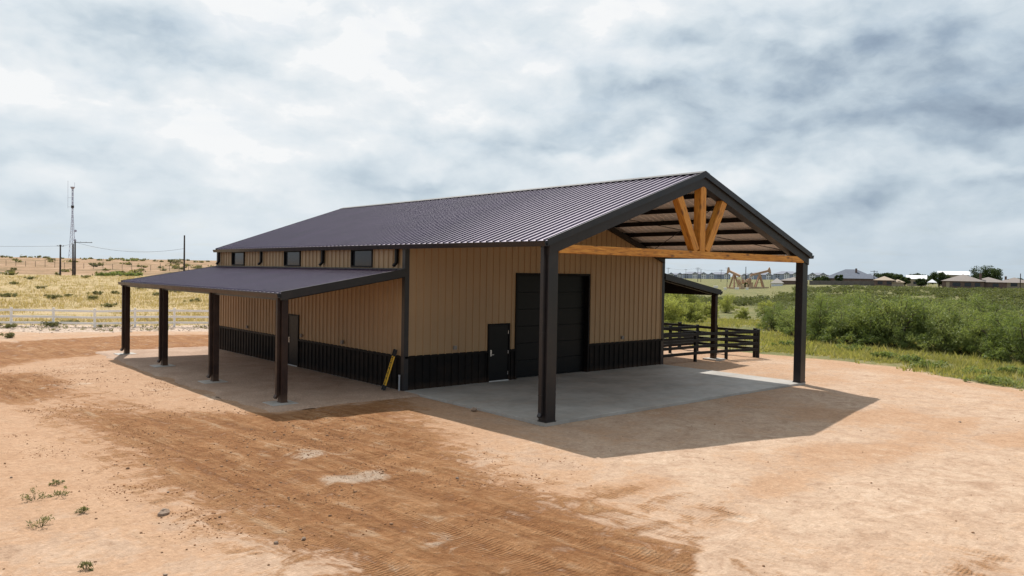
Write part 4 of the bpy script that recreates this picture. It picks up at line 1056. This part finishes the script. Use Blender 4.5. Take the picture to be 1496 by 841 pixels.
def apartment(x0p, x1p, dist, ytop, storeys, label, seed, white):
    xc = (x0p+x1p)/2; c, rz = view_rz(xc, dist); wd = px_w(x1p-x0p, dist)
    horizon = 396.7+(xc-748)*.0174; ztop = CAM[2]+(horizon-ytop)*dist/F_PX; z = gz(c[0], c[1])
    o = empty('apartment_block', (c[0], c[1], z), rz, label, 'building', 'apartment blocks on the horizon'); hh = ztop-z; wall_h = hh*.68; dep = 16
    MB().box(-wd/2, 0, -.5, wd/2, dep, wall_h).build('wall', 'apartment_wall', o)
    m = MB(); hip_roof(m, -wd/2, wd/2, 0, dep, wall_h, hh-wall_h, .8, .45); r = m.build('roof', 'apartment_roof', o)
    n = max(2, round(wd/9)); bw = wd/n
    for i in range(n):
        a = -wd/2+i*bw+bw*.18; b = a+bw*.55
        if i % 3 != white % 3 or n < 3:
            m = MB(); m.box(a, -2.2, -.5, b, -.01, wall_h+.3); bay = m.build('bay', 'apartment_white', o)
            m = MB(); m.prism([(a-.5, wall_h+.3), ((a+b)/2, wall_h+.3+bw*.22), (b+.5, wall_h+.3)], 'y', -2.7, 3.0); m.build('gable', 'apartment_roof', r)
            yy = -2.24
        else: yy = -.04
        for s in range(storeys):
            zz = wall_h*(s+.3)/storeys
            for q in (.12, .58):
                xx = a+(b-a)*q
                MB().box(xx, yy, zz, xx+(b-a)*.30, yy+.05, zz+wall_h/storeys*.5).build('window', 'far_glass', o)
def house(x0p, x1p, dist, eave_h, ridge_h, wallmat, roofmat, label, depth=11, hip=True, chim=None, wins=(), door=None, kind='house'):
    xc = (x0p+x1p)/2; c, rz = view_rz(xc, dist); wd = px_w(x1p-x0p, dist); z = gz(c[0], c[1])-.1
    o = empty(kind, (c[0], c[1], z), rz, label, kind.replace('_', ' '))
    MB().box(-wd/2, 0, -.5, wd/2, depth, eave_h).build('wall', wallmat, o)
    m = MB(); (hip_roof(m, -wd/2, wd/2, 0, depth, eave_h, ridge_h-eave_h) if hip else gable_roof(m, -wd/2, wd/2, 0, depth, eave_h, ridge_h-eave_h)); r = m.build('roof', roofmat, o)
    if chim is not None: MB().box(chim*wd-.35, depth*.3, eave_h, chim*wd+.35, depth*.3+.7, ridge_h+.35).build('chimney', 'brick_dark', r)
    for a, w_, z0, h_ in wins:
        f = MB().box(a*wd-w_/2, -.06, z0, a*wd+w_/2, -.005, z0+h_).build('window', 'far_glass', o)
    if door is not None: MB().box(door*wd-.5, -.07, 0, door*wd+.5, -.006, 2.05).build('door', 'stucco_tan', o)
    return o
names = ['leftmost', 'second', 'third', 'fourth', 'fifth', 'sixth']
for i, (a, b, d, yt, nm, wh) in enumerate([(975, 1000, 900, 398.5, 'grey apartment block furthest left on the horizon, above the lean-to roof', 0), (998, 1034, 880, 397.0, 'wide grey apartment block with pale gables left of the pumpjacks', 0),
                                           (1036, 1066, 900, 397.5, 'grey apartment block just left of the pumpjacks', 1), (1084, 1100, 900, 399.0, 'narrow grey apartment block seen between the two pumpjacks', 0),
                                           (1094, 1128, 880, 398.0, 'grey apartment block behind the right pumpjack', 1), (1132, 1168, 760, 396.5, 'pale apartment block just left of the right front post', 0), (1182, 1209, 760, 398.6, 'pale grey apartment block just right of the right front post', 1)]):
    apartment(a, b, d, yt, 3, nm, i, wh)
house(1210, 1276, 330, 2.6, 6.2, 'brick_dark', 'shingle_slate', 'large house with steep slate-blue roof behind a grey fence', 15, True, .1)
house(1258, 1282, 345, 2.4, 4.7, 'brick_dark', 'shingle_slate', 'lower slate-roofed wing right of the large slate-blue roof', 12, True)
house(1280, 1304, 300, 2.2, 3.6, 'brick_dark', 'stucco_tan', 'small brick outbuilding with pale tan gable roof', 7, True, None, ((-.2, 1.5, .8, 1.0), (.25, 1.5, .8, 1.0)), None, 'outbuilding')
house(1305, 1319, 300, 1.6, 2.6, 'stucco_tan', 'stucco_tan', 'tiny tan shed between the outbuilding and the white roof', 5, True, None, (), .1, 'shed')
house(1328, 1350, 330, 2.8, 4.2, 'stucco_tan', 'roof_white', 'low shed with bright white metal roof among trees', 9, False, None, ((0, 2, .8, 1.0),), None, 'shed')
house(1376, 1410, 345, 4.6, 6.0, 'stucco_tan', 'roof_white', 'white metal roofed barn showing above the brown ranch house', 12, False, None, (), None, 'barn')
house(1384, 1430, 290, 2.35, 4.6, 'brick_dark', 'shingle_brown', 'long brown-roofed brick ranch house with chimney', 12, True, .42, ((-.15, 2.2, .7, 1.2), (.12, 1.8, .7, 1.2), (.35, 1.5, .7, 1.2)), -.36)
house(1424, 1464, 292, 2.2, 3.8, 'brick_dark', 'shingle_brown', 'lower brown-roofed wing at the right end of the ranch house', 10, True, None, ((-.25, 2.8, .5, 1.5), (.2, 1.6, .8, 1.0)))
house(1464, 1500, 330, 2.0, 3.9, 'stucco_tan', 'shingle_brown', 'tan house with a chimney at the right edge of the picture', 12, True, -.25, ((0, 2, .7, 1.2),))
house(1128, 1143, 300, 1.2, 3.0, 'apartment_white', 'outlet_grey', 'pale grey shed with pitched roof beside the right pumpjack', 7, True, None, (), None, 'shed')
house(1142, 1178, 330, 1.6, 3.0, 'brick_dark', 'shingle_brown', 'low brown roofed building behind the right front post', 10, True, None, (), None, 'building')
# grey plank fence in front of the slate-roofed house
def plank_fence(x0p, x1p, dist, h, label):
    a = at(x0p, 405, dist); b = at(x1p, 405, dist); za, zb = gz(a[0], a[1]), gz(b[0], b[1]); o = empty('plank_fence', (a[0], a[1], za), 0, label, 'fence')
    A = Vector((0, 0, 0)); Bv = Vector((b[0]-a[0], b[1]-a[1], zb-za)); n = 12
    for i in range(n):
        p0 = A.lerp(Bv, i/n); p1 = A.lerp(Bv, (i+.985)/n); m = MB(); m.bar((p0.x, p0.y, p0.z+h/2-.2), (p1.x, p1.y, p1.z+h/2-.2), .05, h+.2); m.build('fence_panel', 'fence_wood', o)
        m = MB(); m.box(p0.x-.07, p0.y-.07, p0.z-.3, p0.x+.07, p0.y+.07, p0.z+h+.1); m.build('post', 'fence_wood', o)
plank_fence(1183, 1281, 310, 1.75, 'long grey plank fence in front of the slate-roofed house')
def canopy(x, dist):
    c, rz = view_rz(x, dist); o = empty('canopy_tent', (c[0], c[1], gz(c[0], c[1])), rz, 'small white peaked canopy on posts left of the ranch house', 'canopy')
    for a in (-1.2, 1.2):
        for b in (0, 2.4): MB().box(a-.05, b-.05, -.2, a+.05, b+.05, 1.8).build('leg', 'white_vinyl', o)
    m = MB(); hip_roof(m, -1.3, 1.3, -.1, 2.5, 1.8, 1.0, .1); m.build('canopy', 'roof_white', o)
canopy(1362, 275)
for i, (x, d, h, w_, lab) in enumerate([(1226, 322, 3.6, 3.6, 'dark tree left of the slate-blue roof'), (1203, 330, 2.9, 4.5, 'low dark tree in front of the pale apartment block'), (1193, 335, 2.8, 3.5, 'round dark bush right of the right front post'),
                                       (1288, 350, 4.6, 7, 'dark tree behind the small brick outbuilding'), (1300, 352, 4.8, 6, 'taller dark tree right of the utility pole'), (1311, 350, 4.2, 6, 'dark tree above the tiny tan shed'), (1322, 315, 3.2, 3.6, 'dark tree beside the white shed roof'),
                                       (1352, 340, 4.0, 8, 'spreading dark tree right of the white shed roof'), (1346, 305, 2.8, 4, 'low dark bush in front of the white shed'), (1372, 300, 4.9, 6.5, 'round dark tree hugging the left of the ranch house'), (1382, 300, 3.6, 4.5, 'dark shrub at the left wall of the ranch house'),
                                       (1436, 325, 7.2, 10, 'big round dark tree above the ranch house roof'), (1450, 322, 6.6, 8, 'right half of the twin dark trees above the ranch house'), (1338, 372, 5.0, 6, 'far tree showing over the white shed'), (1488, 345, 3.4, 4, 'dark tree at the right edge by the last house'), (1090, 262, 1.6, 1.6, 'small dark bush between the pumpjacks')]):
    far_tree(x, d, h, w_, lab, 800+i*3)

# utility poles
def pole(x, ytop, dist, label, arms=1, arm_w=2.2, arm_side=0, rad=.24):
    c = at(x, 400, dist); z = gz(c[0], c[1]); hz_ = 396.7+(x-748)*.0174; top = CAM[2]+(hz_-ytop)*dist/F_PX; _, rz = view_rz(x, dist)
    o = empty('utility_pole', (c[0], c[1], z), rz, label, 'pole', 'utility poles'); h = top-z
    MB().tube([(0, 0, -.3), (0, 0, h)], [rad, rad*.7], 8).build('shaft', 'pole_wood', o)
    for i in range(arms):
        zz = h-.35-i*1.0; a = -arm_w/2+arm_side*arm_w/2; b = arm_w/2+arm_side*arm_w/2
        cr = MB().bar((a, -.14, zz), (b, -.14, zz), .12, .14).build('crossarm', 'pole_wood', o)
        for t in (.06, .35, .65, .94):
            q = a+(b-a)*t; MB().tube([(q, -.14, zz+.07), (q, -.14, zz+.25)], [.05, .03], 6).build('insulator', 'outlet_grey', cr)
    return np.array([c[0], c[1], top-.35]), o
p1, _ = pole(88, 361, 232, 'dark utility pole left of the radio tower', 1, 1.6)
p2, _ = pole(109.5, 356, 236, 'taller utility pole with a side arm in front of the radio tower', 1, 4.2, .9)
p2b, _ = pole(106.5, 360, 240, 'utility pole directly against the foot of the radio tower', 0)
p3, _ = pole(269, 347, 215, 'tall utility pole above the lean-to roof', 0, 1.5)
MB().box(-.25, -.2, 0, .25, .2, .5)
def wire(a, b, sag, r=.03):
    pts = [tuple(np.array(a)*(1-t)+np.array(b)*t-np.array([0, 0, sag*4*t*(1-t)])) for t in np.linspace(0, 1, 13)]
    o = MB().tube(pts, r, 4).build('power_line', 'wire'); return o
pl = p1+(p1-p2)/np.linalg.norm(p1-p2)*70; pl[2] = p1[2]-.3
tag(wire(pl, p1, .8), 'thin power line left of the dark utility pole', 'cable', 'power lines')
tag(wire(p1, p2, .2), 'thin power line between the two poles at the radio tower', 'cable', 'power lines')
tag(wire(p2, p3-np.array([0, 0, 3.0]), 1.6), 'thin power line sagging from the tower poles to the tall pole', 'cable', 'power lines')
rp = []
for x, yt, d, lab, arms in ((976, 391, 520, 'utility pole at the left of the apartments', 1), (1019.5, 391, 480, 'utility pole with wide crossarm left of the pumpjacks', 2), (1024, 393, 470, 'plain utility pole right of the crossarm pole', 0), (1053.5, 394, 520, 'utility pole left of the left pumpjack', 1),
                             (1063, 391, 500, 'tall utility pole close behind the left pumpjack', 1), (1089.5, 390, 300, 'thin tall pole between the two pumpjacks', 0), (1277, 396, 330, 'utility pole with crossarm right of the slate-blue roof', 2), (1491, 401, 300, 'utility pole at the right edge by the last house', 0), (1307, 400, 420, 'small far pole above the tiny tan shed', 0), (1002, 393, 700, 'thin far pole above the leftmost apartments', 1)):
    q, _ = pole(x, yt, d, lab, arms, 2.6, 0, .16); rp.append(q)
for i, j, lab in ((0, 1, 'thin power line above the left apartments'), (1, 3, 'thin power line left of the pumpjacks'), (3, 4, 'thin power line behind the left pumpjack')): tag(wire(rp[i], rp[j], .9, .035), lab, 'cable', 'power lines')

# radio tower
def tower():
    D = 640.0; c = at(105.5, 385, D); hz_ = 396.7+(105.5-748)*.0174; z = gz(c[0], c[1]); H_ = CAM[2]+(hz_-288)*D/F_PX-z; _, rz = view_rz(105.5, D)
    o = empty('radio_tower', (c[0], c[1], z), rz, 'tall pale lattice radio tower rising from the far left horizon', 'tower')
    def rad(t): return 2.7*(1-t/.62)+.55*(t/.62) if t < .62 else .55
    legs = [[(rad(t)*math.cos(a), rad(t)*math.sin(a), t*H_) for t in np.linspace(0, 1, 17)] for a in (math.pi/6, 5*math.pi/6, 3*math.pi/2)]
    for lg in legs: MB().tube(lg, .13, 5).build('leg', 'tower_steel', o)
    m = MB()
    for i in range(16):
        for a, b in ((0, 1), (1, 2), (2, 0)):
            m.tube([legs[a][i], legs[b][i+1]], .06, 4); m.tube([legs[b][i], legs[a][i+1]], .06, 4); m.tube([legs[a][i+1], legs[b][i+1]], .05, 4)
    m.build('lattice', 'tower_steel', o)
    m = MB(); m.tube([(0, 0, H_), (0, 0, H_+.3)], [1.5, 1.5], 12); m.tube([(0, 0, H_-1.2), (0, 0, H_)], [.7, 1.5], 12); m.build('platform', 'tower_steel', o)
    for xx, a, b in ((-2.9, H_-15, H_+4.5), (1.2, H_, H_+3.5)): MB().tube([(xx, 0, a), (xx, 0, b)], .09, 5).build('whip_antenna', 'tower_steel', o)
    for zz in (H_-14, H_-7.5): MB().tube([(-2.9, 0, zz), (0, 0, zz)], .08, 5).build('antenna_arm', 'tower_steel', o)
    MB().tube([(0, 0, H_*.715), (0, 0, H_*.75)], [.95, .95], 10).build('antenna_drum', 'pole_wood', o)
    for zz, xx in ((H_*.40, 1.9), (H_*.27, 1.6)): MB().tube([(xx, -.3, zz), (xx, -.8, zz)], [.3, .9], 10).build('dish_antenna', 'tower_steel', o)
tower()

# pumpjacks
def pumpjack(x, dist, rz_off, label, s=1.0, tilt=12, mat='pump_rust'):
    c, rz = view_rz(x, dist); o = empty('pumpjack', (c[0], c[1], gz(c[0], c[1])), rz+rz_off, label, 'pumpjack', 'pumpjacks in the field'); o.scale = (s, s, s)
    MB().box(-3.6, -.75, -.1, 3.0, .75, .45).build('skid', 'pump_tan', o)
    apex = (.4, 0, 4.3)
    for a, b in ((1.5, .8), (1.5, -.8), (-.9, .8), (-.9, -.8)): MB().bar((a, b, .45), (apex[0], b*.25, apex[2]), .36, .36).build('leg', mat, o)
    for z in (1.7, 3.0):
        t = (z-.45)/3.85; xa = 1.5+(.4-1.5)*t; xb = -.9+1.3*t; y = .8-.6*t
        m = MB(); m.bar((xa, -y, z), (xa, y, z), .1, .1); m.bar((xa, y, z), (xb, y, z), .1, .1); m.bar((xa, -y, z), (xb, -y, z), .1, .1); m.build('brace', mat, o)
    tl = math.radians(tilt); bx, bz = math.cos(tl), math.sin(tl); P0 = Vector((.4, 0, 4.6)); fr = P0+Vector((bx, 0, bz))*2.6; rr = P0-Vector((bx, 0, bz))*2.7
    MB().bar(tuple(rr), tuple(fr), .45, .65).build('walking_beam', mat, o)
    m = MB(); pr = []
    for t in np.linspace(-.32, .32, 8): pr.append((P0.x+math.cos(tl+t)*3.3, P0.z+math.sin(tl+t)*3.3))
    pr += [(fr.x-.2, fr.z+.35), (fr.x-.2, fr.z-.3)]; m.prism(pr, 'y', -.22, .22); m.build('horse_head', mat, o)
    MB().box(-2.9, -.5, .45, -1.6, .5, 1.75).build('gearbox', 'pump_tan', o)
    for y in (-.72, .72):
        m = MB(); m.bar((-2.25, y, 1.4), (-3.0, y, 2.3), .14, .4); m.prism([(-3.7, 1.9), (-3.1, 2.9), (-2.2, 2.7), (-2.3, 1.8), (-3.0, 1.5)], 'y', y-.14, y+.14); m.build('counterweight', mat, o)
        MB().bar((-2.6, y*1.3, 1.9), tuple(rr+Vector((0, y, 0))), .1, .12).build('pitman_arm', mat, o)
    MB().bar(tuple(rr+Vector((0, -.95, 0))), tuple(rr+Vector((0, .95, 0))), .2, .2).build('equalizer', mat, o)
    xw = P0.x+3.3; MB().tube([(xw, 0, -.1), (xw, 0, 1.2)], .14, 8).build('wellhead', 'pump_tan', o)
    for y in (-.12, .12): MB().tube([(xw, y, 1.2), (xw, y, P0.z+math.sin(tl-.3)*3.3)], .03, 5).build('bridle', 'wire', o)
    m = MB(); m.box(-3.6, -.6, .45, -3.1, .6, 1.2); m.build('motor', 'pump_tan', o)
pumpjack(1074, 258, math.pi-.9, 'left of two tan pumpjacks, its head raised to the left', 1.06, 16)
pumpjack(1108, 262, .25, 'right of two tan pumpjacks, its head raised to the right', 1.06, 15)
def box_thing(x, dist, label, w_, h):
    c, rz = view_rz(x, dist); o = empty('equipment_box', (c[0], c[1], gz(c[0], c[1])), rz, label, 'box')
    MB().box(-w_/2, 0, -.1, w_/2, .8, h*.8).build('body', 'white_vinyl', o, .03); MB().box(-w_/2-.05, -.05, h*.8, w_/2+.05, .85, h).build('lid', 'white_vinyl', o, .02)
box_thing(1046, 262, 'white equipment box left of the pumpjacks', 1.4, .7)
box_thing(1060, 240, 'small white box before the left pumpjack', .8, .6)
box_thing(1077, 246, 'white box at the foot of the left pumpjack', 1.2, .6)
box_thing(1092, 238, 'pale box between the two pumpjacks', .8, .6)

# wire fence on the far bank, posts only a pixel wide
def bank_fence():
    a = at(-20, 400, 330); b = at(330, 400, 300); o = empty('wire_fence', (a[0], a[1], gz(a[0], a[1])), 0, 'thin wire fence of dark posts along the far red bank', 'fence'); base = Vector(o.location); prev = None
    for t in np.linspace(0, 1, 26):
        p_ = a*(1-t)+b*t; z = gz(p_[0], p_[1]); q = Vector((p_[0], p_[1], z))-base
        MB().tube([tuple(q+Vector((0, 0, -.2))), tuple(q+Vector((0, 0, 1.9+.8*((int(t*50)) % 3 == 0))))], .07, 5).build('post', 'pole_wood', o)
        if prev is not None:
            for zz in (.6, 1.2, 1.7): MB().tube([tuple(prev+Vector((0, 0, zz))), tuple(q+Vector((0, 0, zz)))], .012, 3, False).build('wire', 'wire', o)
        prev = q
bank_fence()
def bank_scrub():
    """low scrub dotting the far bank, too small to tell apart"""
    V, T = [], []
    for _ in range(170):
        az = math.radians(rng.uniform(4, 30)); rr = rng.uniform(235, 470); x = CAM[0]+rr*math.sin(az); y = CAM[1]+rr*math.cos(az)
        if fbm(x, y, 45, 3) < -.05: continue
        q = rng.normal(0, 1, (26, 3))*np.array([.9, .9, .28])*rng.uniform(.4, 1.0)+np.array([x, y, gz(x, y)+.3])
        a = rng.normal(0, .28, (26, 3)); b = rng.normal(0, .28, (26, 3)); V.append(np.stack([q-a, q-b, q+a, q+b], 1)); T.append(rng.uniform(0, 1, 26))
    V = np.concatenate(V); n = len(V)
    o = bpy.data.objects.new('bank_scrub', np_mesh('bank_scrub', V.reshape(-1, 3), np.arange(4*n).reshape(n, 4), 'bush_leaf', {'tint': ('FACE', np.concatenate(T))})); link(o)
    tag(o, 'low dark scrub dotted over the far red bank', kind='stuff')
bank_scrub()
